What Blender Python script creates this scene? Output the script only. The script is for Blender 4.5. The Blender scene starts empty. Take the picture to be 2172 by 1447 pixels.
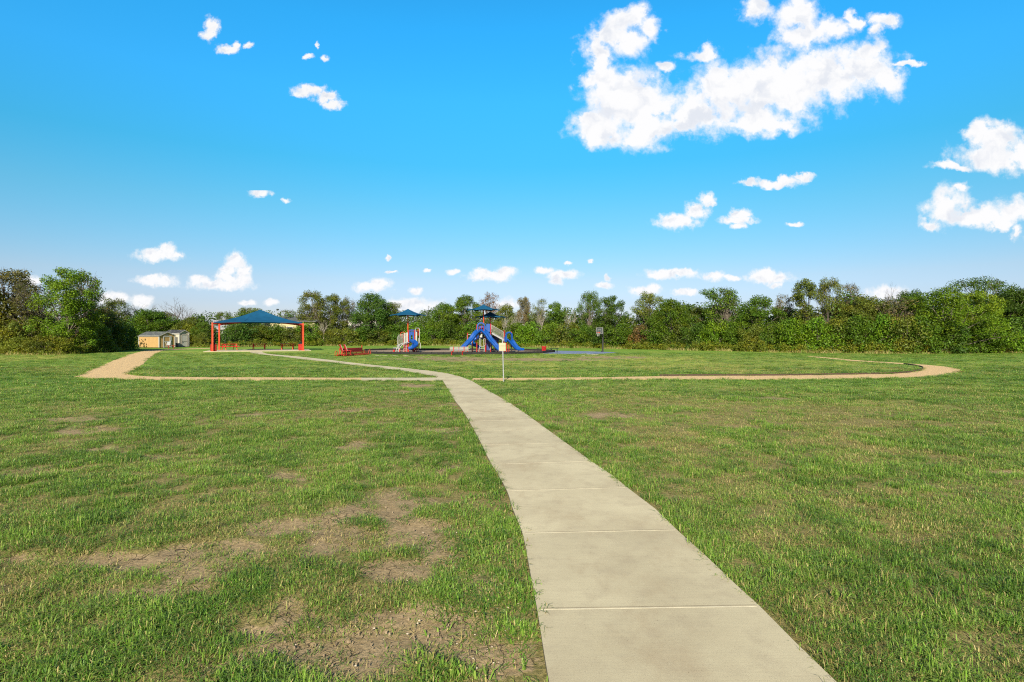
import bpy, math, random
import numpy as np
from mathutils import Vector, Matrix, noise
from mathutils.geometry import tessellate_polygon

random.seed(7)
RNG = np.random.default_rng(7)
R = math.radians
scene = bpy.context.scene
COL = scene.collection

# ---------------------------------------------------------------- camera model
EYE, HOR, CX, F = 1.9, 712.0, 1086.0, 1200.0      # eye height (m), horizon row, centre column, focal length (photo pixels)
def at(x, y, z=0.0):
    """ground point seen at photo pixel (x, y)"""
    s = (EYE - z) / (y - HOR)
    return ((x - CX) * s, F * s)
def ray(x, Y):
    return ((x - CX) / F * Y, Y)
def hgt(y, Y):
    return EYE + (HOR - y) / F * Y

# ---------------------------------------------------------------- object helpers
def tag(o, label=None, cat=None, group=None, kind=None):
    if label: o['label'] = label
    if cat: o['category'] = cat
    if group: o['group'] = group
    if kind: o['kind'] = kind
    return o
def empty(name, loc, rz=0.0, label=None, cat=None, group=None):
    o = bpy.data.objects.new(name, None); COL.objects.link(o)
    o.location = loc; o.rotation_euler = (0, 0, rz); o.empty_display_size = 0.2
    return tag(o, label, cat, group)
def link(name, me, mats=(), parent=None):
    o = bpy.data.objects.new(name, me)
    for m in mats: me.materials.append(m)
    COL.objects.link(o)
    if parent is not None: o.parent = parent
    return o
def dup(o, parent=None):
    c = o.copy(); COL.objects.link(c)
    if parent is not None: c.parent = parent
    for ch in list(o.children): dup(ch, c)
    return c

class MB:
    """collects boxes, tubes, prisms and sheets into ONE mesh"""
    def __init__(s): s.v = []; s.f = []; s.sm = []; s.mi = []
    def add(s, vs, fs, smooth=False, mi=0):
        b = len(s.v); s.v += [tuple(map(float, p)) for p in vs]
        for q in fs: s.f.append([b + i for i in q]); s.sm.append(smooth); s.mi.append(mi)
    def box(s, c, d, rz=0.0, bev=0.0, mi=0, tilt=0.0):
        hx, hy, hz = d[0] / 2, d[1] / 2, d[2] / 2
        b = min(bev, hx * .9, hy * .9, hz * .9)
        M = Matrix.Translation(c) @ Matrix.Rotation(rz, 4, 'Z') @ Matrix.Rotation(tilt, 4, 'X')
        if b <= 0:
            vs = [(x * hx, y * hy, z * hz) for x in (-1, 1) for y in (-1, 1) for z in (-1, 1)]
            fs = [(0, 1, 3, 2), (4, 6, 7, 5), (0, 4, 5, 1), (2, 3, 7, 6), (0, 2, 6, 4), (1, 5, 7, 3)]
        else:
            vs = []; idx = {}
            for x in (-1, 1):
                for y in (-1, 1):
                    for z in (-1, 1):
                        for k in range(3):
                            p = [x * (hx - b), y * (hy - b), z * (hz - b)]
                            p[k] = (x, y, z)[k] * (hx, hy, hz)[k]
                            idx[(x, y, z, k)] = len(vs); vs.append(p)
            fs = []
            for k in range(3):
                a, c2 = [(1, 2), (2, 0), (0, 1)][k]
                for sgn in (-1, 1):
                    q = []
                    for (u, w) in ((-1, -1), (1, -1), (1, 1), (-1, 1)):
                        t = [0, 0, 0]; t[k] = sgn; t[a] = u; t[c2] = w
                        q.append(idx[(t[0], t[1], t[2], k)])
                    fs.append(q if sgn > 0 else q[::-1])
            for k in range(3):
                a, c2 = [(1, 2), (2, 0), (0, 1)][k]
                for u in (-1, 1):
                    for w in (-1, 1):
                        t0 = [0, 0, 0]; t0[a] = u; t0[c2] = w
                        t0[k] = -1; t1 = list(t0); t1[k] = 1
                        fs.append([idx[(*t0, a)], idx[(*t1, a)], idx[(*t1, c2)], idx[(*t0, c2)]])
            for x in (-1, 1):
                for y in (-1, 1):
                    for z in (-1, 1):
                        fs.append([idx[(x, y, z, k)] for k in range(3)])
        s.add([M @ Vector(p) for p in vs], fs, False, mi)
    def tube(s, pts, r, n=8, mi=0, closed=False, cap=True):
        pts = [Vector(p) for p in pts]; m = len(pts)
        rs = r if isinstance(r, (list, tuple)) else [r] * m
        rings = []; up = Vector((0, 0, 1)); prev = None
        for i in range(m):
            if closed: t = pts[(i + 1) % m] - pts[i - 1]
            else: t = pts[min(i + 1, m - 1)] - pts[max(i - 1, 0)]
            t = t.normalized() if t.length > 1e-9 else Vector((0, 0, 1))
            if prev is None:
                a = t.cross(up)
                if a.length < 1e-3: a = t.cross(Vector((1, 0, 0)))
                a.normalize()
            else:
                a = prev - t * prev.dot(t)
                a = a.normalized() if a.length > 1e-6 else t.orthogonal().normalized()
            prev = a; b = t.cross(a)
            rings.append([pts[i] + (a * math.cos(2 * math.pi * k / n) + b * math.sin(2 * math.pi * k / n)) * rs[i] for k in range(n)])
        vs = [p for q in rings for p in q]; fs = []
        for i in range(m if closed else m - 1):
            j = (i + 1) % m
            for k in range(n):
                fs.append((i * n + k, i * n + (k + 1) % n, j * n + (k + 1) % n, j * n + k))
        s.add(vs, fs, True, mi)
        if cap and not closed:
            s.add(rings[0], [list(range(n))[::-1]], False, mi); s.add(rings[-1], [list(range(n))], False, mi)
    def prism(s, poly, z0, z1, mi=0, M=None):
        """vertical prism over a 2D polygon"""
        n = len(poly); a = sum(poly[i][0] * poly[(i + 1) % n][1] - poly[(i + 1) % n][0] * poly[i][1] for i in range(n))
        if a < 0: poly = poly[::-1]
        tri = tessellate_polygon([[Vector((p[0], p[1], 0)) for p in poly]])
        vs = [(p[0], p[1], z0) for p in poly] + [(p[0], p[1], z1) for p in poly]
        fs = [[i, (i + 1) % n, n + (i + 1) % n, n + i] for i in range(n)]
        for t in tri:
            p = [poly[i] for i in t]
            cr = (p[1][0] - p[0][0]) * (p[2][1] - p[0][1]) - (p[2][0] - p[0][0]) * (p[1][1] - p[0][1])
            t = list(t) if cr > 0 else list(t)[::-1]
            fs.append([n + i for i in t]); fs.append(t[::-1])
        if M is not None: vs = [M @ Vector(p) for p in vs]
        s.add(vs, fs, False, mi)
    def sweep(s, pts, prof, mi=0, side=None, smooth=True):
        """open profile [(across, up)] swept along pts, across kept horizontal"""
        pts = [Vector(p) for p in pts]; m = len(pts); n = len(prof); vs = []
        for i in range(m):
            t = (pts[min(i + 1, m - 1)] - pts[max(i - 1, 0)]).normalized()
            a = Vector((t.y, -t.x, 0))
            a = a.normalized() if a.length > 1e-6 else Vector((1, 0, 0))
            if side is not None: a = Vector(side).normalized()
            u = a.cross(t).normalized()
            vs += [pts[i] + a * p[0] + u * p[1] for p in prof]
        fs = []
        for i in range(m - 1):
            for k in range(n):
                k2 = (k + 1) % n
                fs.append((i * n + k, i * n + k2, (i + 1) * n + k2, (i + 1) * n + k))
        fs.append(list(range(n))[::-1]); fs.append([(m - 1) * n + k for k in range(n)])
        s.add(vs, fs, smooth, mi)
    def mesh(s, name):
        me = bpy.data.meshes.new(name); me.from_pydata(s.v, [], s.f)
        me.polygons.foreach_set('use_smooth', s.sm); me.polygons.foreach_set('material_index', s.mi)
        me.update(); return me
    def build(s, name, mats, parent=None):
        if not isinstance(mats, (list, tuple)): mats = [mats]
        me = s.mesh(name)
        o = link(name, me, mats, parent)
        return o

def np_mesh(name, V, FQ, attrs=None, smooth=False):
    """mesh from numpy: V (n,3), FQ (m,k) faces, attrs {name: float per vertex}"""
    me = bpy.data.meshes.new(name)
    V = np.ascontiguousarray(V, dtype=np.float32); FQ = np.ascontiguousarray(FQ, dtype=np.int32)
    me.vertices.add(len(V)); me.vertices.foreach_set('co', V.ravel())
    m, k = FQ.shape if len(FQ) else (0, 4)
    if m:
        me.loops.add(m * k); me.loops.foreach_set('vertex_index', FQ.ravel())
        me.polygons.add(m); me.polygons.foreach_set('loop_start', np.arange(0, m * k, k, dtype=np.int32))
        me.polygons.foreach_set('use_smooth', np.full(m, smooth))
    for a, val in (attrs or {}).items():
        val = np.asarray(val)
        if val.ndim == 2:
            at_ = me.attributes.new(a, 'FLOAT_VECTOR', 'POINT'); at_.data.foreach_set('vector', val.astype(np.float32).ravel())
        elif val.dtype.kind == 'i':
            at_ = me.attributes.new(a, 'INT', 'POINT'); at_.data.foreach_set('value', val.astype(np.int32))
        else:
            at_ = me.attributes.new(a, 'FLOAT', 'POINT'); at_.data.foreach_set('value', val.astype(np.float32))
    me.update(calc_edges=True); me.validate()
    return me

# ---------------------------------------------------------------- numpy noise and polygon tests
def vnoise(x, y, seed=0):
    """smooth value noise in 0..1"""
    xi = np.floor(x).astype(np.int64); yi = np.floor(y).astype(np.int64)
    fx = x - xi; fy = y - yi
    fx = fx * fx * (3 - 2 * fx); fy = fy * fy * (3 - 2 * fy)
    def h(a, b):
        n = (a * 374761393 + b * 668265263 + seed * 982451653) & 0x7fffffff
        n = ((n ^ (n >> 13)) * 1274126177) & 0x7fffffff
        return ((n ^ (n >> 16)) & 0xffff) / 65535.0
    return (h(xi, yi) * (1 - fx) + h(xi + 1, yi) * fx) * (1 - fy) + (h(xi, yi + 1) * (1 - fx) + h(xi + 1, yi + 1) * fx) * fy
def fbm(x, y, seed=0, o=4):
    t = 0; a = .5; s = 0
    for i in range(o):
        t = t + a * vnoise(x * 2 ** i + 17.3 * i, y * 2 ** i - 9.1 * i, seed + i); s += a; a *= .5
    return t / s
def sstep(a, b, x):
    t = np.clip((x - a) / (b - a), 0, 1); return t * t * (3 - 2 * t)
def inside(poly, x, y):
    r = np.zeros(x.shape, bool); n = len(poly)
    for i in range(n):
        x0, y0 = poly[i]; x1, y1 = poly[(i + 1) % n]
        if y0 == y1: continue
        c = ((y0 > y) != (y1 > y)) & (x < (x1 - x0) * (y - y0) / (y1 - y0) + x0)
        r ^= c
    return r
def edge_dist(poly, x, y, closed=True):
    d = np.full(x.shape, 1e9); n = len(poly)
    for i in range(n if closed else n - 1):
        x0, y0 = poly[i]; x1, y1 = poly[(i + 1) % n]
        dx, dy = x1 - x0, y1 - y0; L = dx * dx + dy * dy + 1e-12
        t = np.clip(((x - x0) * dx + (y - y0) * dy) / L, 0, 1)
        d = np.minimum(d, np.hypot(x - x0 - t * dx, y - y0 - t * dy))
    return d
def smooth_line(pts, n=6):
    """Catmull-Rom through points"""
    out = []; m = len(pts)
    for i in range(m - 1):
        p0 = pts[max(i - 1, 0)]; p1 = pts[i]; p2 = pts[i + 1]; p3 = pts[min(i + 2, m - 1)]
        for k in range(n):
            t = k / n
            out.append(tuple(.5 * (2 * b + (c - a) * t + (2 * a - 5 * b + 4 * c - d) * t * t + (3 * b - a - 3 * c + d) * t ** 3)
                             for a, b, c, d in zip(p0, p1, p2, p3)))
    out.append(tuple(pts[-1])); return out
# ---------------------------------------------------------------- materials
class NT:
    def __init__(s, tree): s.t = tree; s.n = tree.nodes; s.l = tree.links
    def new(s, typ, **kw):
        nd = s.n.new(typ)
        for k, v in kw.items(): setattr(nd, k, v)
        return nd
    def put(s, sock, v):
        if isinstance(v, bpy.types.NodeSocket): s.l.new(v, sock)
        elif v is not None:
            try: sock.default_value = v
            except Exception: sock.default_value = (*v, 1.0)
    def math(s, op, a, b=None, c=None, clamp=False):
        nd = s.new('ShaderNodeMath', operation=op, use_clamp=clamp)
        s.put(nd.inputs[0], a)
        if b is not None: s.put(nd.inputs[1], b)
        if c is not None: s.put(nd.inputs[2], c)
        return nd.outputs[0]
    def vec(s, op, a, b=None, c=None, out=0):
        nd = s.new('ShaderNodeVectorMath', operation=op)
        s.put(nd.inputs[0], a)
        if b is not None: s.put(nd.inputs[1], b)
        if c is not None: s.put(nd.inputs[2], c)
        return nd.outputs[out]
    def noise(s, vec, scale, detail=4, rough=.55, dim='3D', color=False, lac=2.0):
        nd = s.new('ShaderNodeTexNoise', noise_dimensions=dim)
        if vec is not None: s.l.new(vec, nd.inputs['Vector'])
        nd.inputs['Scale'].default_value = scale; nd.inputs['Detail'].default_value = detail; nd.inputs['Roughness'].default_value = rough
        nd.inputs['Lacunarity'].default_value = lac
        return nd.outputs['Color' if color else 'Fac']
    def ramp(s, fac, a, b, lo=0.0, hi=1.0):
        nd = s.new('ShaderNodeMapRange', interpolation_type='SMOOTHSTEP')
        s.put(nd.inputs[0], fac); nd.inputs[1].default_value = a; nd.inputs[2].default_value = b
        nd.inputs[3].default_value = lo; nd.inputs[4].default_value = hi
        return nd.outputs[0]
    def mix(s, fac, a, b, mode='MIX'):
        nd = s.new('ShaderNodeMix', data_type='RGBA', blend_type=mode)
        s.put(nd.inputs[0], fac); s.put(nd.inputs[6], a); s.put(nd.inputs[7], b)
        return nd.outputs[2]
    def attr(s, name): return s.new('ShaderNodeAttribute', attribute_name=name).outputs['Fac']
    def bump(s, h, strength=.3, dist=.02):
        nd = s.new('ShaderNodeBump'); nd.inputs['Strength'].default_value = strength; nd.inputs['Distance'].default_value = dist
        s.l.new(h, nd.inputs['Height']); return nd.outputs[0]

def c4(c): return (c[0], c[1], c[2], 1.0)
def material(name):
    m = bpy.data.materials.new(name); m.use_nodes = True
    nt = NT(m.node_tree); b = nt.n['Principled BSDF']; b.inputs['Specular IOR Level'].default_value = .3
    return m, nt, b
def painted(name, col, rough=.45, var=.12, scale=4.0, metal=0.0, spec=.4):
    """painted or plastic surface with slight fading and grime"""
    m, nt, b = material(name)
    P = nt.new('ShaderNodeTexCoord').outputs['Object']
    n = nt.noise(P, scale, 5, .6)
    n2 = nt.noise(P, scale * 9, 3, .6)
    f = nt.ramp(n, .3, .75)
    a = nt.mix(f, c4([c * (1 - var) for c in col]), c4([min(1, c * (1 + var) + .01 * var) for c in col]))
    a = nt.mix(nt.ramp(n2, .62, .8, 0, .25), a, c4((.16, .14, .11)))
    nt.l.new(a, b.inputs['Base Color'])
    b.inputs['Metallic'].default_value = metal; b.inputs['Specular IOR Level'].default_value = spec
    nt.l.new(nt.ramp(n, .2, .8, rough - .08, rough + .12), b.inputs['Roughness'])
    return m

RED = painted('red_paint', (.33, .012, .010))
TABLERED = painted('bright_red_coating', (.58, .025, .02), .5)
ORANGE = painted('orange_red_paint', (.44, .045, .011))
BRICKRED = painted('dark_red_coating', (.24, .014, .014), .5)
BLUE = painted('blue_plastic', (.003, .056, .26), .35, .18, 1.5)
NAVY = painted('navy_plastic', (.012, .03, .16), .4)
WHITE = painted('white_coating', (.34, .34, .32), .5, .1)
GREYM = painted('grey_metal', (.3, .31, .32), .45, .15, 6)
GALV = painted('galvanised_steel', (.42, .43, .45), .4, .12, 12, .6)
BLACK = painted('black_metal', (.012, .012, .013), .45)
BLACKRUB = painted('black_rubber', (.012, .012, .012), .8)
WOODW = painted('weathered_white_slats', (.27, .26, .23), .7, .15, 8)
ORMESH = painted('orange_mesh', (.38, .10, .02), .6)
TAN = painted('tan_siding', (.38, .24, .094), .75, .06, 2)
CREAM = painted('cream_siding', (.44, .41, .32), .7, .06, 2)
TRIMW = painted('white_trim', (.36, .35, .325), .6, .05)
TRIMG = painted('taupe_trim', (.36, .32, .26), .6, .05)
DOORG = painted('pale_grey_door', (.42, .41, .36), .6, .05)
DARKG = painted('dark_grey_panel', (.10, .10, .09), .6)
YELLOWW = painted('pale_yellow_siding', (.4, .35, .19), .7, .05)
GLASS = painted('dark_window', (.03, .035, .045), .12, .1)
BARK = None

def shingle(name, col):
    m, nt, b = material(name)
    P = nt.new('ShaderNodeTexCoord').outputs['Object']
    v = nt.new('ShaderNodeTexVoronoi'); v.inputs['Scale'].default_value = 5.0; nt.l.new(P, v.inputs['Vector'])
    n = nt.noise(P, 2.0, 5)
    a = nt.mix(nt.ramp(v.outputs['Color'], .1, .9), c4([c * .7 for c in col]), c4([c * 1.25 for c in col]))
    a = nt.mix(nt.ramp(n, .45, .7, 0, .5), a, c4((.18, .19, .15)))
    nt.l.new(a, b.inputs['Base Color']); b.inputs['Roughness'].default_value = .9
    return m
SHING = shingle('grey_shingles', (.072, .08, .08))
SHING2 = shingle('dark_shingles', (.03, .032, .04))

def fabric():
    m, nt, b = material('blue_shade_cloth')
    P = nt.new('ShaderNodeTexCoord').outputs['Object']
    n = nt.noise(P, 1.2, 4); w = nt.noise(P, 60, 2)
    a = nt.mix(nt.ramp(n, .3, .7), c4((.004, .05, .115)), c4((.006, .066, .15)))
    a = nt.mix(nt.ramp(w, .3, .7, 0, .3), a, c4((.01, .08, .14)))
    nt.l.new(a, b.inputs['Base Color']); b.inputs['Roughness'].default_value = .8
    b.inputs['Specular IOR Level'].default_value = .15
    return m
CLOTH = fabric()

def leaf_mat(name, warm=(1.4, 1.03, .5), trans=.3):
    m, nt, b = material(name)
    oi = nt.new('ShaderNodeObjectInfo')
    t = nt.attr('tint'); h = nt.attr('hue')
    col = oi.outputs['Color']
    wc = nt.vec('MULTIPLY', col, warm)
    a = nt.mix(h, col, wc)
    k = nt.ramp(t, 0, 1, .55, 1.5)
    a = nt.vec('SCALE', a, None); sc = a.node
    nt.l.new(k, sc.inputs['Scale'])
    b.inputs['Roughness'].default_value = .55; b.inputs['Specular IOR Level'].default_value = .25
    nt.l.new(a, b.inputs['Base Color'])
    tr = nt.new('ShaderNodeBsdfTranslucent')
    tc = nt.vec('MULTIPLY', a, (1.25, 1.3, .5)); nt.l.new(tc, tr.inputs['Color'])
    mx = nt.new('ShaderNodeMixShader'); mx.inputs[0].default_value = trans
    nt.l.new(b.outputs[0], mx.inputs[1]); nt.l.new(tr.outputs[0], mx.inputs[2])
    nt.l.new(mx.outputs[0], nt.n['Material Output'].inputs['Surface'])
    return m
LEAF = leaf_mat('foliage')

def bark(name, a, b_):
    m, nt, b = material(name)
    P = nt.new('ShaderNodeTexCoord').outputs['Object']
    st = nt.vec('MULTIPLY', P, (6, 6, 1.2))
    n = nt.noise(st, 2.5, 6, .65)
    nt.l.new(nt.mix(nt.ramp(n, .3, .7), c4(a), c4(b_)), b.inputs['Base Color'])
    nt.l.new(nt.bump(n, .5, .05), b.inputs['Normal']); b.inputs['Roughness'].default_value = .95
    return m
BARK = bark('grey_brown_bark', (.06, .048, .037), (.2, .17, .135))
DEAD = bark('bleached_dead_wood', (.16, .135, .11), (.42, .38, .32))
DARKBARK = bark('dark_twigs', (.045, .035, .028), (.12, .1, .085))

def grass_mat():
    m, nt, b = material('grass_blades')
    d = nt.attr('dry'); t = nt.attr('tint')
    g = nt.mix(t, c4((.048, .145, .013)), c4((.172, .34, .030)))
    s = nt.mix(t, c4((.23, .18, .058)), c4((.5, .41, .17)))
    a = nt.mix(d, g, s)
    nt.l.new(a, b.inputs['Base Color']); b.inputs['Roughness'].default_value = .5; b.inputs['Specular IOR Level'].default_value = .25
    tr = nt.new('ShaderNodeBsdfTranslucent'); nt.l.new(nt.vec('MULTIPLY', a, (1.2, 1.3, .6)), tr.inputs['Color'])
    mx = nt.new('ShaderNodeMixShader'); mx.inputs[0].default_value = .3
    nt.l.new(b.outputs[0], mx.inputs[1]); nt.l.new(tr.outputs[0], mx.inputs[2])
    nt.l.new(mx.outputs[0], nt.n['Material Output'].inputs['Surface'])
    return m
GRASS = grass_mat()

def ground_mat():
    m, nt, b = material('lawn_ground')
    P = nt.new('ShaderNodeNewGeometry').outputs['Position']
    dirt = nt.attr('dirt'); dry = nt.attr('dry'); near = nt.attr('near')
    nL = nt.noise(P, .22, 5, .6); nM = nt.noise(P, 2.3, 5, .65); nF = nt.noise(P, 26, 4, .7); nX = nt.noise(P, 110, 3, .7)
    # mown grass seen from afar, and the thatch and soil seen between blades close by
    g = nt.mix(nt.ramp(nM, .3, .7), c4((.122, .245, .030)), c4((.218, .335, .045)))
    nS = nt.noise(nt.vec('MULTIPLY', P, (.5, 1.2, 1)), .75, 4, .6)
    g = nt.vec('SCALE', g); nt.l.new(nt.ramp(nS, .3, .7, .78, 1.2), g.node.inputs['Scale'])
    g = nt.mix(nt.ramp(nF, .35, .7), nt.vec('MULTIPLY', g, (.62, .68, .6)), g)
    yel = nt.mix(nt.ramp(nF, .3, .7), c4((.34, .345, .06)), c4((.48, .43, .105)))
    far = nt.mix(nt.math('MULTIPLY', dry, nt.ramp(nM, .2, .75), clamp=True), g, yel)
    thatch = nt.mix(nt.ramp(nF, .3, .72), c4((.125, .115, .038)), c4((.29, .235, .095)))
    base = nt.mix(near, far, thatch)
    soil = nt.mix(nt.ramp(nF, .3, .7), c4((.215, .155, .082)), c4((.365, .272, .15)))
    soil = nt.mix(nt.ramp(nX, .5, .75, 0, .6), soil, c4((.34, .27, .18)))
    soil = nt.mix(nt.ramp(nM, .55, .75, 0, .45), soil, c4((.13, .09, .055)))
    vc = nt.new('ShaderNodeTexVoronoi', feature='DISTANCE_TO_EDGE'); vc.inputs['Scale'].default_value = 8.5
    nt.l.new(nt.vec('ADD', P, nt.vec('MULTIPLY', nt.noise(P, 9, 3, .6, color=True), (.09, .09, .0))), vc.inputs['Vector'])
    crack = nt.math('MULTIPLY', nt.ramp(vc.outputs['Distance'], .008, .035, 1, 0), nt.ramp(nt.noise(P, 1.9, 3, .5), .45, .6), clamp=True)
    soil = nt.mix(nt.math('MULTIPLY', crack, .75), soil, c4((.05, .035, .022)))
    e = nt.math('ADD', dirt, nt.math('MULTIPLY', nt.math('SUBTRACT', nF, .5), .9))
    a = nt.mix(nt.ramp(e, .32, .62), base, soil)
    nt.l.new(a, b.inputs['Base Color']); b.inputs['Roughness'].default_value = .95; b.inputs['Specular IOR Level'].default_value = .1
    h = nt.math('SUBTRACT', nt.math('ADD', nt.math('MULTIPLY', nF, .7), nt.math('MULTIPLY', nX, .3)), nt.math('MULTIPLY', crack, .5))
    nt.l.new(nt.bump(h, .7, .03), b.inputs['Normal'])
    return m
GROUND = ground_mat()

def concrete_mat():
    m, nt, b = material('broomed_concrete')
    P = nt.new('ShaderNodeNewGeometry').outputs['Position']
    nL = nt.noise(P, .7, 5, .6); nM = nt.noise(P, 5, 5, .6); nF = nt.noise(P, 190, 3, .7)
    a = nt.mix(nt.ramp(nL, .3, .7), c4((.435, .375, .245)), c4((.54, .475, .315)))
    a = nt.mix(nt.ramp(nM, .45, .75, 0, .4), a, c4((.33, .27, .185)))
    yb = nt.new('ShaderNodeSeparateXYZ'); nt.l.new(P, yb.inputs[0])
    slab = nt.new('ShaderNodeTexWhiteNoise', noise_dimensions='1D'); nt.l.new(nt.attr('slab'), slab.inputs['W'])
    a = nt.vec('SCALE', a); nt.l.new(nt.ramp(slab.outputs['Value'], 0, 1, .93, 1.06), a.node.inputs['Scale'])
    st = nt.noise(nt.vec('MULTIPLY', P, (1, .6, 1)), 1.6, 7, .7)
    a = nt.mix(nt.ramp(st, .48, .72, 0, .6), a, c4((.34, .265, .165)))
    br = nt.noise(nt.vec('MULTIPLY', P, (2.5, 70, 1)), 1, 3, .6)
    a = nt.mix(nt.ramp(br, .35, .7, 0, .16), a, c4((.27, .235, .17)))
    a = nt.mix(nt.ramp(nF, .3, .48, .45, 0), a, c4((.16, .13, .09)))
    a = nt.mix(nt.ramp(nF, .58, .75, 0, .5), a, c4((.52, .48, .38)))
    v = nt.new('ShaderNodeTexVoronoi'); v.inputs['Scale'].default_value = 22; nt.l.new(P, v.inputs['Vector'])
    spot = nt.math('MULTIPLY', nt.ramp(v.outputs['Distance'], .05, .11, 1, 0), nt.ramp(nM, .5, .62))
    a = nt.mix(nt.math('MULTIPLY', spot, .6), a, c4((.12, .085, .05)))
    nt.l.new(a, b.inputs['Base Color']); b.inputs['Roughness'].default_value = .9; b.inputs['Specular IOR Level'].default_value = .2
    nt.l.new(nt.bump(nF, .35, .004), b.inputs['Normal'])
    return m
CONC = concrete_mat()
FOOTING = painted('old_footing_concrete', (.33, .3, .2), .9, .2, 3)
JOINT = painted('lit_joint_edge', (.52, .465, .335), .9, .15, 9)  # pale colour paints in the sunlight caught by the tooled joint edges

def gravel_mat(name, a0, a1, a2, sc=55):
    m, nt, b = material(name)
    P = nt.new('ShaderNodeNewGeometry').outputs['Position']
    v = nt.new('ShaderNodeTexVoronoi'); v.inputs['Scale'].default_value = sc; nt.l.new(P, v.inputs['Vector'])
    n = nt.noise(P, .8, 5, .6); n2 = nt.noise(P, 9, 4, .7)
    a = nt.mix(v.outputs['Color'], c4(a0), c4(a1))
    a = nt.mix(nt.ramp(n, .35, .7, 0, .6), a, c4(a2))
    a = nt.mix(nt.ramp(n2, .6, .75, 0, .5), a, c4([c * .55 for c in a0]))
    nt.l.new(a, b.inputs['Base Color']); b.inputs['Roughness'].default_value = .95; b.inputs['Specular IOR Level'].default_value = .1
    nt.l.new(nt.bump(v.outputs['Distance'], .6, .02), b.inputs['Normal'])
    return m
GRAVEL = gravel_mat('decomposed_granite', (.46, .31, .15), (.69, .495, .27), (.60, .42, .21))
MULCH = gravel_mat('wood_mulch', (.16, .11, .075), (.36, .28, .2), (.28, .21, .15), 30)
def court_mat():
    m, nt, b = material('blue_court_coating')
    P = nt.new('ShaderNodeNewGeometry').outputs['Position']
    n = nt.noise(P, .6, 5, .6); n2 = nt.noise(P, 20, 4, .6)
    a = nt.mix(nt.ramp(n, .3, .7), c4((.12, .15, .25)), c4((.18, .21, .31)))
    a = nt.mix(nt.ramp(n2, .5, .75, 0, .35), a, c4((.24, .26, .31)))
    nt.l.new(a, b.inputs['Base Color']); b.inputs['Roughness'].default_value = .7
    return m
COURT = court_mat()
# ---------------------------------------------------------------- outlines of paths, court and play area (photo pixels -> ground)
PATH_L = [(1241,1912),(1200,1640),(1165,1447),(1151,1365),(1140,1295),(1124,1210),(1109,1133),(1088,1080),(1076,1042),(1053,1001),(1039,978),(1020,939),(1000,902),(981,870),(966,851),(955,833),(946,818),(938,806)]
PATH_R = [(2300,1912),(1962,1640),(1775,1447),(1688,1363),(1611,1285),(1561,1240),(1488,1170),(1437,1125),(1391,1080),(1329,1033),(1300,1009),(1251,976),(1200,939),(1161,911),(1131,889),(1099,866),(1071.6,849),(1041.7,832),(1018.7,819),(1000,807.6),(975,798.4),(947,791.5),(910,786.3),(857,780.5),(799,774.8),(744,768.9),(689,762.2),(633.7,756.4),(585,752.3),(566,750.4),(557,747.5),(555,744.2)]
PATH_B = [(529,744.2),(530,746.9),(537,749.2),(547,750.8),(562,752.4),(606,757.0),(643,762),(689,766.4),(744,773),(799,779.3),(854.7,786.5),(891.5,792.3),(920,797.2),(929,799.6),(926,801),(880,801.2),(766,801.3),(766,806.3),(880,806.6),(925,806.8)]
PATH_Z = .03
path_poly = [at(*p, PATH_Z) for p in PATH_L[::-1]][::-1]
path_poly = [at(*p, PATH_Z) for p in smooth_line(PATH_L, 3)] + [at(*p, PATH_Z) for p in PATH_B[::-1]] + [at(*p, PATH_Z) for p in PATH_R[::-1]]

GRAV_L = [(768,801.4),(640,800.9),(560,800.6),(440,800.2),(344,799.5),(294,797.7),(278,795.8),(270.5,793),(278,787),(290,781),(304,771),(316,759.8),(332,748.9),(343,744.2),(362,742.4),(384,741.2),(410,740.6),(462,738.9),
          (462,738.0),(410,739.4),(372,740.3),(356,741.2),(316,742.8),(294,746.8),(271.5,752.9),(243,764),(213,777),(182,789),(160,798.3),(185,801.5),(223,803.6),(304,805.6),(440,806.2),(560,806.6),(640,806.4),(768,806.2)]
GRAV_R = [(1003,802.2),(1145,801.6),(1300,799.9),(1400,798),(1503,797.2),(1640,797.0),(1720,796),(1809,794.7),(1889,793.1),(1928,790.7),(1954,785.7),(1959,780.8),(1946,776.8),(1918,772.8),(1878.7,769.9),(1809,765.8),(1759,761.3),(1713,756.4),
          (1709.6,754.9),(1759,758.7),(1809,763.5),(1868.7,767.4),(1928,771.2),(1968,774),(2008,778),(2034,782.8),(2043,787.7),(2018,793.7),(1978,798),(1918,801),(1839,803),(1759,804),(1640,804.2),(1500,804.2),(1300,804.4),(1145,806),(1004,807.4)]
def wobble(pts, amp, seed):
    out = []; n = len(pts)
    for i in range(n):
        (x0, y0), (x1, y1) = pts[i], pts[(i + 1) % n]; L = math.hypot(x1 - x0, y1 - y0); k = max(1, int(L / .45))
        for j in range(k):
            t = j / k; x = x0 + (x1 - x0) * t; y = y0 + (y1 - y0) * t
            q = noise.noise_vector((x * 1.1, y * 1.1, seed)) * amp + noise.noise_vector((x * 4, y * 4, seed)) * amp * .5
            out.append((x + q.x, y + q.y))
    return out
grav_l = wobble([at(*p, .012) for p in GRAV_L], .13, 1.5); grav_r = wobble([at(*p, .012) for p in GRAV_R], .13, 7.5)
BED = [(783,750.6),(830,751.9),(868,752.2),(940,752.6),(1000,752.2),(1080,751.6),(1150,749.8),(1176,747.2),(1150,745.0),(1100,744.0),(1000,743.2),(900,743.0),(820,743.2),(776,744.4),(772,747)]
bed_poly = [at(*p) for p in BED]
COURTP = [(1150,749.8),(1180,751.0),(1262,750.9),(1312,748.6),(1290,746.9),(1235,745.3),(1165,744.0),(1118,744.2)]
court_poly = [at(*p) for p in COURTP]
PA = R(22); PO = (-35.2, 66.5)
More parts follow.
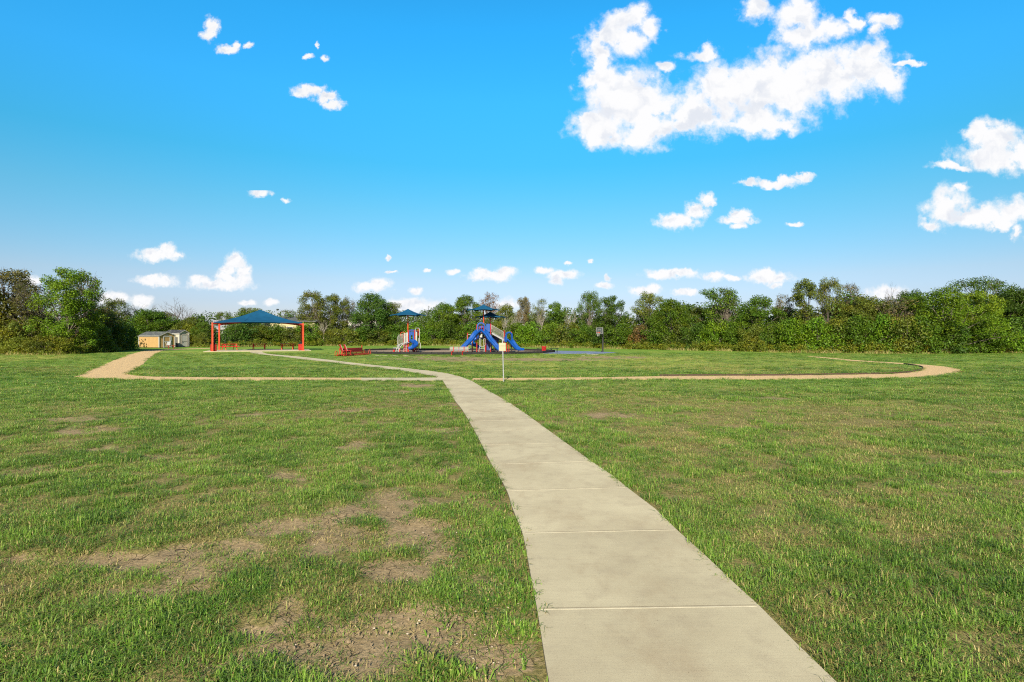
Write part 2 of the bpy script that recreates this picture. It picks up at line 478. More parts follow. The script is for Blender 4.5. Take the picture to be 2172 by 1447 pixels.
def pav(u, v): return (PO[0] + u * math.cos(PA) - v * math.sin(PA), PO[1] + u * math.sin(PA) + v * math.cos(PA))
slab_poly = [pav(-.9, -.7), pav(10.9, -.7), pav(10.9, 8.2), pav(-.9, 8.2)]

# ---------------------------------------------------------------- ground: one polar sheet out to the horizon, fine close to the camera
def dirt_fields(x, y):
    """bare soil, dryness 0..1 at ground points"""
    r = np.hypot(x, y)
    px = CX + x / np.maximum(y, .5) * F; py = HOR + EYE * F / np.maximum(y, .5)
    d = sstep(.60, .74, fbm(x * .75, y * .62, 3, 4)) * .75
    left = sstep(1.2, -1.5, x - .08 * y)
    d *= .35 + .65 * left
    d *= sstep(26, 9, r) * .9 + .1
    def ell(cx, cy, rx, ry, a, pw=1.0):
        q = ((px - cx) / rx) ** 2 + ((py - cy) / ry) ** 2
        q = q + (fbm(x * 2.2, y * 2.2, 11, 4) - .5) * 3.0 + (fbm(x * 8, y * 8, 12, 3) - .5) * 1.6
        return min(1, a * 1.18) * sstep(1.25, .2, q)
    P = [(790,1135,170,60,.95),(560,1120,120,26,.7),(430,1215,70,26,.85),(250,1190,110,20,.7),(700,1380,230,75,.9),(930,1330,150,70,.75),
         (620,1300,60,50,.6),(840,1200,110,40,.7),(60,1190,70,18,.55),(520,882,50,7,.8),(150,890,60,7,.7),(760,945,60,10,.7),(200,952,60,8,.6),(330,968,40,6,.6),
         (690,930,40,6,.5),(880,818,45,6,.55),(830,832,50,5,.55),(950,858,40,6,.5),(640,965,60,8,.5),(40,1010,60,10,.6),(260,955,40,8,.5),(930,1180,60,40,.5),
         (1300,880,50,6,.6),(1260,884,45,5,.5),(1310,915,50,7,.35),(1560,903,40,4,.45),(1640,845,60,4,.5),(2140,1000,60,8,.6),(1650,985,30,8,.35),(1150,1395,60,60,.35),(480,1160,90,22,.5),(1060,1400,100,50,.75),(1020,1240,70,40,.5),(600,1010,60,9,.5),(300,1260,100,18,.45),(100,1000,90,10,.5),(1230,905,30,8,.3)]
    for p in P: d = np.maximum(d, ell(*p))
    # worn band in front of the playground and beside the court
    for p in [(960,762,110,6,.8),(1120,763,110,4,.75),(1280,758.5,65,3.2,.8),(1220,763,90,3,.6),(880,757,60,2.5,.4),(1345,758,40,2.4,.6),(820,762,50,4,.4)]: d = np.maximum(d, ell(*p))
    # dryness: yellow patches, stronger on the right and far bands
    dry = sstep(.42, .68, fbm(x * .5 + 5, y * .4, 21, 4)) * .55 + .12
    dry = dry + .35 * sstep(.5, .7, fbm(x * 1.7, y * 1.7, 31, 3)) * sstep(25, 12, r)
    dry = dry + .22 * sstep(-.5, 2.5, x - .12 * y) * sstep(26, 12, r)
    band = sstep(27, 33, y) * sstep(58, 48, y) * sstep(-12, 2, x) * sstep(30, 14, x)
    dry = dry + .7 * band * (.4 + .6 * fbm(x * .3, y * .25, 41, 3))
    for p in [(1700,990,120,30,.9),(1850,1060,150,24,1.0),(1950,1120,110,40,.8),(1590,1045,60,14,.8),(1740,1020,60,10,.9),(1500,935,90,18,.55),(1800,1290,150,60,.6),(1930,1400,120,40,.6),(1320,940,60,40,.5),(1240,880,60,40,.35),(70,757,120,6,.9),(30,762,60,4,.8)]:
        dry = dry + ell(*p)
    dry = dry + .5 * (fbm(x * .07 + 3, y * .06, 91, 4) - .5) * sstep(10, 25, r)
    green = sstep(28, 24.5, y) * sstep(20, 24, y) * .35 + sstep(62, 75, y) * .3
    dry = np.clip(dry - green, 0, 1)
    return np.clip(d, 0, 1), dry

def build_ground():
    rad = [0.0, 1.2]
    while rad[-1] < 4000:
        r = rad[-1]; rad.append(r + max(.055, r * .011) * (1 if r < 120 else 8))
    rad = np.array(rad[1:])
    ang = np.concatenate([np.radians(np.linspace(-62, 62, 560)), np.radians(np.linspace(62, 298, 50))[1:]])
    nr, na = len(rad), len(ang)
    oy = -1.0
    RR, AA = np.meshgrid(rad, ang[:-1], indexing='ij'); na -= 1
    x = (RR * np.sin(AA)).ravel(); y = (RR * np.cos(AA)).ravel() + oy
    r = np.hypot(x, y)
    pd = edge_dist(path_poly, x, y)
    pin = inside(path_poly, x, y)
    dirt, dry = dirt_fields(x, y)
    z = (fbm(x * 1.1, y * 1.1, 51, 4) - .5) * .07 + (fbm(x * 5, y * 5, 57, 3) - .5) * .022 - dirt * .018
    z = z * sstep(20, 8, r) * sstep(.05, .6, pd) * (~pin)
    z = np.minimum(z, .02)
    near = sstep(30, 14, r)
    V = np.stack([x, y, z], 1)
    V = np.vstack([V, [[0, oy, 0]]]); c = len(V) - 1
    i, j = np.meshgrid(np.arange(nr - 1), np.arange(na), indexing='ij')
    j2 = (j + 1) % na
    FQ = np.stack([i * na + j, i * na + j2, (i + 1) * na + j2, (i + 1) * na + j], -1).reshape(-1, 4)[:, ::-1]
    cap = np.array([[c, c, a, (a + 1) % na] for a in range(na)])[:, 1:]
    A = {'dirt': np.append(dirt, 0), 'dry': np.append(dry, 0), 'near': np.append(near, 1)}
    me = np_mesh('ground', V, FQ, A, True)
    o = link('ground', me, [GROUND])
    return tag(o, 'wide mown lawn with bare soil patches', 'lawn', kind='structure')
build_ground()

def sheet(name, polys, z0, z1, mat, label, cat, mats=None):
    b = MB()
    for p in polys: b.prism(p, z0, z1)
    o = b.build(name, mats or mat)
    return tag(o, label, cat, kind='structure')

def build_path():
    b = MB(); b.prism(path_poly, -.05, PATH_Z)
    J = [((1143,1293),(1608,1286)),((1112,1131),(1434,1124)),((1078,1041),(1327,1034)),((1056,984.4),(1250,978)),((1023,943.5),(1199,939)),((1007,913.5),(1160,911.5)),((995,893),(1131,890)),((985,875.5),(1109,874)),((972,857),(1086,855.5)),((964,846),(1065,845)),((958,836),(1049,835.5)),((950,823),(1027,823))]
    for (a, c) in J:
        p = Vector((*at(*a, PATH_Z), 0)); q = Vector((*at(*c, PATH_Z), 0)); m = (p + q) / 2; d = q - p
        b.box((m.x, m.y, PATH_Z - .002), (d.length - .02, .011, .006), math.atan2(d.y, d.x), .002, mi=1)
        n = Vector((-d.y, d.x, 0)).normalized() * .019
        b.box((m.x + n.x, m.y + n.y, PATH_Z - .0024), (d.length - .02, .007, .006), math.atan2(d.y, d.x), mi=2)
    o = b.build('sidewalk', [CONC, JOINT, DARKJ])
    import bmesh
    bm = bmesh.new(); bm.from_mesh(o.data); planes = []
    for (a, c_) in J:                                   # cut the walk at its joints so that each slab can weather on its own
        p = Vector((*at(*a, PATH_Z), 0)); d = Vector((*at(*c_, PATH_Z), 0)) - p; nrm = Vector((-d.y, d.x, 0)).normalized(); planes.append((p, nrm))
        gm = [f for f in bm.faces if f.material_index == 0]
        bmesh.ops.bisect_plane(bm, geom=list({v for f in gm for v in f.verts}) + list({e for f in gm for e in f.edges}) + gm, plane_co=p, plane_no=nrm, dist=1e-5)
    for f in bm.faces:
        if f.material_index == 0 and abs(f.normal.z) < .5: f.material_index = 2     # soil stained sides
    bm.to_mesh(o.data); bm.free()
    sa = o.data.attributes.new('slab', 'FLOAT', 'FACE')
    sa.data.foreach_set('value', [float(sum((f.center - p).dot(n) > 0 for p, n in planes)) * 3.7 + 1 for f in o.data.polygons])
    tag(o, 'curving concrete walk with tooled joints', 'sidewalk', kind='structure')
DARKJ = painted('joint_grime', (.2, .165, .11), .9, .2, 9)
build_path()
sheet('gravel_path', [grav_l, grav_r], -.02, .012, GRAVEL, 'looping tan gravel walking path', 'path')
sheet('playground_mulch', [bed_poly], -.02, .03, MULCH, 'brown mulch bed under the play structures', 'mulch')
sheet('basketball_court', [court_poly], -.02, .015, COURT, 'faded blue basketball court', 'court')
sheet('patio_slab', [slab_poly], -.02, .05, CONC, 'concrete slab under the blue canopy', 'slab')

# low black plastic border of the mulch bed, and dark steel edging on the inner gravel curve
def border():
    b = MB(); pts = bed_poly; n = len(pts)
    for i in range(n):
        p = Vector((*pts[i], 0)); q = Vector((*pts[(i + 1) % n], 0)); d = q - p
        k = max(1, round(d.length / 1.25))
        for j in range(k):
            a = p + d * (j / k); c = p + d * ((j + 1) / k); m = (a + c) / 2
            b.box((m.x, m.y, .12), ((c - a).length - .03, .09, .26), math.atan2(d.y, d.x), .03)
            b.box((a.x, a.y, .13), (.07, .13, .3), math.atan2(d.y, d.x), .02)
    tag(b.build('playground_border', BLACKRUB), 'low black sectional border around the brown mulch bed', 'border')
border()
def edging():
    b = MB()
    pts = [at(*p) for p in smooth_line(GRAV_R[3:14], 4)]
    for p, q in zip(pts, pts[1:]):
        p = Vector((*p, 0)); q = Vector((*q, 0)); d = q - p; m = (p + q) / 2; nrm = Vector((-d.y, d.x, 0)).normalized() * .03
        b.box((m.x + nrm.x, m.y + nrm.y, .03), (d.length + .02, .02, .1), math.atan2(d.y, d.x))
    tag(b.build('path_edging', EDGE), 'dark thin edging strip along the inner curve of right gravel loop', 'edging')
EDGE = painted('rusty_steel_edging', (.06, .035, .025), .8)
edging()
def footing():
    b = MB()
    for (x0, x1, y) in [(797,822,754.7),(829,845,754.8),(856,868,754.9),(961,966,755.8),(975,983,755.4),(1083,1091,756.2),(1130,1140,755.6),(1233,1241,754.6)]:
        a = at(x0, y); c = at(x1, y + .1)
        b.box(((a[0] + c[0]) / 2, (a[1] + c[1]) / 2, .0), (c[0] - a[0], .35, .05), 0, .02)
    a = at(1240, 751.4); c = at(1268, 753.4); b.prism([at(1240,751.5), at(1256,752.9), at(1270,752.9), at(1262,751.7)], -.02, .03)
    tag(b.build('concrete_strip', FOOTING), 'broken pale concrete strip showing through the grass', 'concrete strip', kind='structure')
footing()

# ---------------------------------------------------------------- grass: clumps of blades instanced on points (nobody could count it)
def clump_mesh(name, n, rad, lmin, lmax, wid, dry_p, lean, seed, bias=0.0, up=1.0):
    g = np.random.default_rng(seed); V = []; Fc = []; T = []; D = []
    for i in range(n):
        a = g.uniform(0, 2 * math.pi); rr = rad * math.sqrt(g.uniform()); x, y = rr * math.cos(a), rr * math.sin(a)
        L = g.uniform(lmin, lmax); th = g.uniform(0, 2 * math.pi) if g.uniform() < .5 else a + g.normal() * .7
        dx, dy = math.cos(th), math.sin(th); w = wid * g.uniform(.7, 1.3); ln = lean * g.uniform(.3, 1.3)
        px, py = -dy * w, dx * w
        if g.uniform() < .09: ln *= .35                     # a few stand up, most flop over
        rch = L * min(.95, .62 * ln); zp = L * max(.10, .74 - .33 * ln)
        m1 = (x + dx * rch * .42, y + dy * rch * .42, zp * .85 * up)
        m2 = (x + dx * rch, y + dy * rch, zp * (1.0 if ln < .7 else .72) * up)
        b = len(V)
        V += [(x - px, y - py, -.01), (x + px, y + py, -.01), (m1[0] + px * .8, m1[1] + py * .8, m1[2]), (m1[0] - px * .8, m1[1] - py * .8, m1[2]),
              (m2[0] + px * .25, m2[1] + py * .25, m2[2]), (m2[0] - px * .25, m2[1] - py * .25, m2[2])]
        Fc += [(b, b + 1, b + 2, b + 3), (b + 3, b + 2, b + 4, b + 5)]
        t = min(1, max(0, g.uniform() + bias)); d = 1.0 if g.uniform() < dry_p else g.uniform(0, .25) + (.35 if g.uniform() < dry_p else 0)
        T += [t] * 6; D += [d, d, d, d, min(1, d + .15), min(1, d + .15)]
    me = np_mesh(name, V, Fc, {'tint': np.array(T), 'dry': np.array(D)})
    me.materials.append(GRASS); return me

clumps = bpy.data.collections.new('grass_clumps')
SPEC = [  # n, radius, lmin, lmax, halfwidth, dry share, lean
    (46, .10, .05, .11, .0023, .06, 1.45), (46, .10, .045, .10, .0023, .12, 1.55), (42, .11, .04, .095, .0022, .2, 1.65), (40, .11, .035, .09, .002, .32, 1.75),
    (40, .12, .035, .085, .002, .55, 1.9), (26, .14, .05, .13, .0013, .92, 2.5), (48, .09, .08, .15, .0024, .08, 1.2), (14, .08, .12, .22, .002, .35, .7), (20, .08, .05, .10, .0045, .04, 1.3)]
for k, sp in enumerate(SPEC):
    for bias in (-.34, .16):
        me = clump_mesh('grass_clump', *sp, 100 + 2 * k + (bias > 0), bias)
        clumps.objects.link(bpy.data.objects.new('grass_clump', me))

def grass():
    g = np.random.default_rng(5); X = []; Y = []
    def zone(y0, y1, dens, half=1.08, x0=None):
        k = int(dens * half * (y1 * y1 - y0 * y0) + dens * 1.2 * (y1 - y0)); 
        yy = np.sqrt(g.uniform(y0 * y0, y1 * y1, k)); xx = g.uniform(-1, 1, k) * (yy * half + .6)
        X.append(xx); Y.append(yy)
    zone(1.6, 6, 300, 1.45); zone(6, 12, 190, 1.25); zone(12, 20, 85); zone(20, 34, 30); zone(34, 62, 9)
    x = np.concatenate(X); y = np.concatenate(Y)
    dirt, dry = dirt_fields(x, y)
    r = np.hypot(x, y)
    polys = [path_poly, grav_l, grav_r, bed_poly, court_poly, slab_poly]
    din = np.zeros(x.shape, bool)
    for p in polys: din |= inside(p, x, y)
    dp = edge_dist(path_poly, x, y); dg = np.minimum(edge_dist(grav_l, x, y), edge_dist(grav_r, x, y)); db = edge_dist(bed_poly, x, y)
    fine = fbm(x * 7, y * 7, 61, 3)
    tuft = fbm(x * 2.6, y * 2.6, 65, 3)
    keep = (~din) & (g.uniform(0, 1, len(x)) < .3 + .75 * sstep(.36, .6, tuft)) & (g.uniform(0, 1, len(x)) > sstep(.3, .85, dirt + (fine - .5) * 1.3) * .84)
    keep &= ~((dp < .03) & (g.uniform(0, 1, len(x)) < .6))
    # thin worn edge at the lower left of the walk
    x, y, dirt, dry, r, dp, dg, db, fine = [a[keep] for a in (x, y, dirt, dry, r, dp, dg, db, fine)]
    k = len(x); u = g.uniform(0, 1, k)
    mid_ = fbm(x * 2.1 + 7, y * 2.1, 67, 3)
    q = dry * .72 + (u - .5) * .45 + (fine - .5) * .45 + (mid_ - .5) * .8 - .02
    idx = np.digitize(q, [.08, .24, .42, .62, .82]).astype(int)
    lush = sstep(.56, .68, fbm(x * .9 + 40, y * .9, 71, 4)) * (1 - dirt)
    edge = np.maximum(sstep(.55, .05, dp) * sstep(3, 7, y), np.maximum(sstep(.6, .1, dg) * .8, sstep(.5, .1, db)))
    band = sstep(0, .3, dp) * sstep(1.7, .9, dp) * (x > .02 * y) * sstep(8, 11, y) * sstep(27, 22, y)      # lush verge right of the walk
    lush = np.maximum(lush, np.maximum(edge, band))
    tall = g.uniform(0, 1, k) < lush * .22
    idx[tall] = 6
    idx[(g.uniform(0, 1, k) < lush * .008 + edge * .02 + band * .03)] = 7
    idx[(g.uniform(0, 1, k) < .5) & (dp < .7) & (y < 7) & (x < 1.2)] = 8
    gr = (g.uniform(0, 1, k) < lush) & (idx > 1) & (idx < 6); idx[gr] = g.integers(0, 2, gr.sum())
    weed = g.uniform(0, 1, k) < .012 * (r < 16); idx[weed] = 8
    ds = (dirt > .4) & (g.uniform(0, 1, k) < .45); idx[ds] = 5
    tone = .55 * fbm(x * 1.1 + 9, y * .9, 81, 4) + .45 * fbm(x * 3.1, y * 3.1, 83, 3) + (g.uniform(0, 1, k) - .5) * .3 + (fine - .5) * .3
    idx = idx * 2 + (tone > .47).astype(int)
    hs = (.6 + .5 * g.uniform(0, 1, k)) * (1 + .2 * lush) * (1 - .35 * sstep(.2, .6, dirt))
    hs *= np.where(r > 34, .8, 1)
    ws = (.85 + .4 * g.uniform(0, 1, k)) * (1 + sstep(8, 40, r) * 1.6)
    z = (fbm(x * 1.1, y * 1.1, 51, 4) - .5) * .07 + (fbm(x * 5, y * 5, 57, 3) - .5) * .022 - dirt * .018
    z = np.minimum(z * sstep(20, 8, r) * sstep(.05, .6, dp), .02)
    rot = np.stack([g.normal(0, .12, k), g.normal(0, .12, k), g.uniform(0, 6.283, k)], 1)
    scl = np.stack([ws, ws, hs], 1)
    me = np_mesh('grass', np.stack([x, y, z], 1), np.zeros((0, 4), int), {'idx': idx.astype(np.int32), 'rot': rot, 'scl': scl})
    o = link('grass', me, [GRASS]); tag(o, 'short patchy lawn grass, green with straw coloured blades', 'grass', kind='stuff')
    ng = bpy.data.node_groups.new('scatter_grass', 'GeometryNodeTree')
    ng.interface.new_socket('Geometry', in_out='INPUT', socket_type='NodeSocketGeometry')
    ng.interface.new_socket('Geometry', in_out='OUTPUT', socket_type='NodeSocketGeometry')
    N = ng.nodes; Lk = ng.links
    gi = N.new('NodeGroupInput'); go = N.new('NodeGroupOutput'); ip = N.new('GeometryNodeInstanceOnPoints'); ci = N.new('GeometryNodeCollectionInfo')
    ci.inputs['Collection'].default_value = clumps; ci.inputs['Separate Children'].default_value = True; ci.inputs['Reset Children'].default_value = True
    def na(name, typ):
        n_ = N.new('GeometryNodeInputNamedAttribute'); n_.data_type = typ; n_.inputs['Name'].default_value = name
        return [s for s in n_.outputs if s.enabled and s.name == 'Attribute'][0]
    e2r = N.new('FunctionNodeEulerToRotation')
    Lk.new(gi.outputs[0], ip.inputs['Points']); Lk.new(ci.outputs[0], ip.inputs['Instance']); ip.inputs['Pick Instance'].default_value = True
    Lk.new(na('idx', 'INT'), ip.inputs['Instance Index'])
    Lk.new(na('rot', 'FLOAT_VECTOR'), e2r.inputs[0]); Lk.new(e2r.outputs[0], ip.inputs['Rotation'])
    Lk.new(na('scl', 'FLOAT_VECTOR'), ip.inputs['Scale']); Lk.new(ip.outputs[0], go.inputs[0])
    md = o.modifiers.new('scatter', 'NODES'); md.node_group = ng
    print('grass clumps', k)
grass()

def pebbles():
    g = np.random.default_rng(9); b = MB()
    for i in range(130):
        if i < 90: px, py = g.uniform(560, 1130), g.uniform(1110, 1440)
        else: px, py = g.uniform(0, 1150), g.uniform(1000, 1440)
        x, y = at(px, py)
        if inside(path_poly, np.array([x]), np.array([y]))[0]: continue
        s = g.uniform(.003, .009); vs = []
        for k in range(6):
            for t in range(4):
                ph = math.pi * (t + .5) / 4; a = 2 * math.pi * k / 6; q = s * g.uniform(.75, 1.2)
                vs.append((x + q * math.sin(ph) * math.cos(a), y + q * math.sin(ph) * math.sin(a) * .8, .004 + q * .6 * math.cos(ph)))
        fs = [(k * 4 + t, k * 4 + t + 1, ((k + 1) % 6) * 4 + t + 1, ((k + 1) % 6) * 4 + t) for k in range(6) for t in range(3)] + [[k * 4 for k in range(6)]]
        b.add(vs, fs, True)
    tag(b.build('pebbles', painted('pale_limestone', (.42, .36, .27), .9, .2, 30)), 'small pale stones strewn on the bare soil', 'pebbles', kind='stuff')
pebbles()

def clods():
    g = np.random.default_rng(19); b = MB(); n = 14000
    P = np.array([at(px, py) for px, py in zip(g.uniform(0, 1150, n), 1010 + 430 * g.uniform(0, 1, n) ** .7)])
    ok = (~inside(path_poly, P[:, 0], P[:, 1])) & (dirt_fields(P[:, 0], P[:, 1])[0] > .45)
    for x, y in P[ok][:600]:
        s = .002 + .008 * g.uniform() ** 2; vs = []
        for k in range(5):
            a = 1.257 * k + g.uniform(0, .6); q = s * g.uniform(.6, 1.3); vs.append((x + q * math.cos(a), y + q * math.sin(a), -.014))
        for k in range(5):
            vs.append((vs[k][0] * .55 + x * .45, vs[k][1] * .55 + y * .45, s * g.uniform(.1, .4)))
        b.add(vs, [(k, (k + 1) % 5, 5 + (k + 1) % 5, 5 + k) for k in range(5)] + [[5, 6, 7, 8, 9]], False)
    tag(b.build('soil_crumbs', painted('dry_soil', (.24, .18, .115), .95, .25, 30)), 'dry soil crumbs on the bare patches', 'soil', kind='stuff')
clods()
# ---------------------------------------------------------------- trees
def limb(b, p, q, r0, r1, g, n=6, sag=.12, seg=5):
    p = np.array(p, float); q = np.array(q, float); L = np.linalg.norm(q - p)
    pts = []; rs = []
    off = g.normal(0, sag * L * .5, 3)
    for i in range(seg + 1):
        t = i / seg; c = p + (q - p) * t + off * math.sin(math.pi * t) + np.array([0, 0, sag * L * .5 * math.sin(math.pi * t)])
        pts.append(c); rs.append(r0 + (r1 - r0) * t)
    b.tube(pts, rs, n, cap=False)
    return pts

def leaf_cloud(centers, radii, per, size, g, hue, flat=.8, droop=.25):
    """leaf-sized kite faces scattered round cluster centres"""
    Vs = []; T = []; Hh = []
    for c, r, hu, k in zip(centers, radii, hue, per):
        d = g.normal(0, 1, (k, 3)); d /= np.linalg.norm(d, axis=1)[:, None]
        rr = r * g.uniform(.25, 1.08, k) ** .6
        p = np.array(c) + d * rr[:, None] * np.array([1, 1, flat])
        p[:, 2] -= droop * r * g.uniform(0, 1, k) ** 2
        nrm = d * .7 + g.normal(0, .6, (k, 3)) + np.array([0, -.15, .45]); nrm /= np.linalg.norm(nrm, axis=1)[:, None]
        a = np.cross(nrm, g.normal(0, 1, (k, 3))); a /= np.linalg.norm(a, axis=1)[:, None]
        b = np.cross(nrm, a)
        L = size * g.uniform(.6, 1.3, k)[:, None]; W = L * .62
        q = np.stack([p - a * L * .5, p + b * W * .5 + a * L * .05, p + a * L * .5, p - b * W * .5 + a * L * .05], 1)
        Vs.append(q.reshape(-1, 3)); T.append(np.repeat(np.clip(g.normal(.5, .22, k), 0, 1), 4)); Hh.append(np.repeat(np.clip(hu + g.normal(0, .18, k), 0, 1), 4))
    V = np.vstack(Vs); FQ = np.arange(len(V)).reshape(-1, 4)
    return V, FQ, np.concatenate(T), np.concatenate(Hh)

def twigs(b, p, d, L, r, g, depth, n=4):
    """recursive bare branching"""
    d = np.array(d, float); d /= np.linalg.norm(d)
    e = d + g.normal(0, .22, 3); e /= np.linalg.norm(e)
    m = np.array(p) + d * L * .5; q = m + e * L * .5
    b.tube([p, m, q], [r, r * .8, r * .6], n, cap=False)
    if depth <= 0: return
    for k in range(3 if depth > 1 else 2):
        nd = e + g.normal(0, .55, 3) + np.array([0, 0, .12]); t = g.uniform(.45, 1)
        st = m + (q - m) * t if t > .5 else m
        twigs(b, st, nd, L * g.uniform(.55, .8), r * .55, g, depth - 1, max(3, n - 1))

KINDS = {
  # H, R nominal; env points (t, r) ; clusters ; cluster radius ; leaves ; leaf size ; start ; lobes
  'round':  dict(H=9, R=3.6, env=[(0, .6), (.2, .95), (.55, 1), (.8, .78), (1, .25)], n=125, cr=(.6, 1.05), per=190, ls=.2, t0=.03, lobes=0),
  'oval':   dict(H=10, R=3.0, env=[(0, .7), (.2, .98), (.5, 1), (.8, .85), (1, .3)], n=130, cr=(.5, .9), per=190, ls=.185, t0=.02, lobes=0),
  'airy':   dict(H=10, R=3.6, env=[(0, .5), (.25, .75), (.6, 1), (.85, .9), (1, .4)], n=98, cr=(.55, 1.0), per=145, ls=.19, t0=.08, lobes=9),
  'sparse': dict(H=9, R=2.6, env=[(0, .5), (.3, .8), (.6, 1), (1, .45)], n=75, cr=(.4, .8), per=62, ls=.17, t0=.12, lobes=0),
  'tower':  dict(H=11, R=1.7, env=[(0, 1.3), (.3, 1.0), (.55, .9), (.8, .95), (.92, .85), (1, .4)], n=100, cr=(.45, .75), per=130, ls=.2, t0=.02, lobes=0),
  'spread': dict(H=10, R=5.2, env=[(0, .3), (.35, .7), (.62, 1), (.85, .88), (1, .4)], n=150, cr=(.6, 1.05), per=130, ls=.19, t0=.3, lobes=0),
  'bush':   dict(H=3.2, R=2.3, env=[(0, .98), (.35, 1), (.7, .88), (1, .4)], n=52, cr=(.45, .8), per=130, ls=.18, t0=.01, lobes=0),
  'feather':dict(H=9, R=4.2, env=[(0, .9), (.3, 1), (.6, .88), (.85, .65), (1, .3)], n=150, cr=(.55, .95), per=140, ls=.19, t0=.02, lobes=0),
}
def env_at(env, t):
    for (a, ra), (b, rb) in zip(env, env[1:]):
        if t <= b: return ra + (rb - ra) * (t - a) / (b - a)
    return env[-1][1]
def tree_meshes(kind, seed):
    K = KINDS[kind]; g = np.random.default_rng(seed); H, Rr = K['H'], K['R']
    C = []; Rd = []; lob = None
    if K['lobes']:
        lob = []
        for i in range(K['lobes']):
            t = K['t0'] + .12 + (1 - K['t0'] - .17) * (i + .5) / K['lobes']; a = i * 2.4 + g.uniform(0, 1)
            rr = Rr * env_at(K['env'], t) * g.uniform(.25, .7)
            lob.append((rr * math.cos(a), rr * math.sin(a), t * H))
        lob = np.array(lob)
    ph = g.uniform(0, 6.28, 4); tries = 0
    while len(C) < K['n'] and tries < 20000:
        tries += 1
        t = K['t0'] + (1 - K['t0']) * g.uniform(); a = g.uniform(0, 2 * math.pi)
        e = env_at(K['env'], t) * Rr * (1 + .22 * math.sin(2 * a + ph[0] + 3 * t) + .16 * math.sin(3 * a + ph[1] - 5 * t) + .12 * math.sin(9 * t + ph[2] + a))
        rr = e * g.uniform(.0, 1) ** .42
        cr = g.uniform(*K['cr'])
        c = np.array([rr * math.cos(a), rr * math.sin(a), t * H - cr * .3])
        c[2] = max(c[2], cr * .55)
        if lob is not None and np.min(np.linalg.norm((lob - c) * np.array([1, 1, 1.2]), axis=1)) > 1.9: continue
        if C and np.min(np.linalg.norm(np.array(C) - c, axis=1)) < cr * .55: continue
        C.append(c); Rd.append(cr)
    C = np.array(C); Rd = np.array(Rd)
    hue = np.clip(g.normal(.3, .3, len(C)), 0, 1)
    per = [int(K['per'] * (r / np.mean(Rd)) ** 2 * g.uniform(.75, 1.25)) for r in Rd]
    V, FQ, T, Hh = leaf_cloud(C, Rd, per, K['ls'], g, hue)
    crown = np_mesh('crown', V, FQ, {'tint': T, 'hue': Hh}); crown.materials.append(LEAF)
    b = MB()
    top = np.array([g.normal(0, .15 * Rr), g.normal(0, .15 * Rr), H * (.72 if kind not in ('bush',) else .5)])
    r0 = {'bush': .05, 'sparse': .13, 'tower': .16}.get(kind, .2)
    stems = 1 if kind not in ('bush', 'sparse') else 3
    order = np.argsort(C[:, 2])
    for s in range(stems):
        tp = top + (g.normal(0, .25 * Rr, 3) * np.array([1, 1, .2]) if stems > 1 else 0)
        pts = limb(b, (g.normal(0, .12) * (stems - 1), g.normal(0, .12) * (stems - 1), -.1), tp, r0, r0 * .35, g, 8, .05, 7)
        for k, ci in enumerate(order[s::stems]):
            if kind in ('round', 'oval', 'feather', 'tower') and k % 3: continue
            if kind in ('bush', 'spread') and k % 2: continue
            c = C[ci]; j = int(np.clip((c[2] / H) * 5.5 - .8, 0, 6)); p = pts[j]
            limb(b, p, c, r0 * (.42 - .04 * j), .018, g, 5, .12, 4)
            if kind in ('airy', 'sparse', 'spread'):
                for q in range(3 if kind != 'sparse' else 5):
                    dd = g.normal(0, 1, 3); dd[2] = abs(dd[2]); dd /= np.linalg.norm(dd)
                    limb(b, c - dd * .1, c + dd * Rd[ci] * g.uniform(.8, 1.5), .016, .006, g, 3, .1, 2)
    trunk = b.mesh('trunk'); trunk.materials.append(BARK if kind != 'sparse' else DARKBARK)
    return trunk, crown
def dead_mesh(seed, H=7.0, spread=.5, depth=4, mat=None):
    g = np.random.default_rng(seed); b = MB()
    top = np.array([g.normal(0, .2), g.normal(0, .2), H * .45])
    pts = limb(b, (0, 0, -.1), top, .17, .1, g, 8, .05, 5)
    for k in range(6):
        a = k * 1.05 + g.uniform(0, .5); d = np.array([math.cos(a) * spread, math.sin(a) * spread, 1])
        twigs(b, pts[-1 - (k % 3)], d, H * .24, .075, g, depth, 5)
    me = b.mesh('branches'); me.materials.append(mat or DARKBARK); return me

PROTO = {}
for kind, cnt in (('round', 3), ('oval', 2), ('airy', 3), ('sparse', 2), ('tower', 1), ('spread', 1), ('bush', 3), ('feather', 1)):
    PROTO[kind] = [tree_meshes(kind, 1000 + 37 * i + hash_k) for hash_k, i in [(sum(map(ord, kind)), j) for j in range(cnt)]]
PROTO['dead'] = [dead_mesh(501, 7, .55, 4), dead_mesh(502, 7, .4, 4), dead_mesh(503, 7, .7, 3, DEAD)]

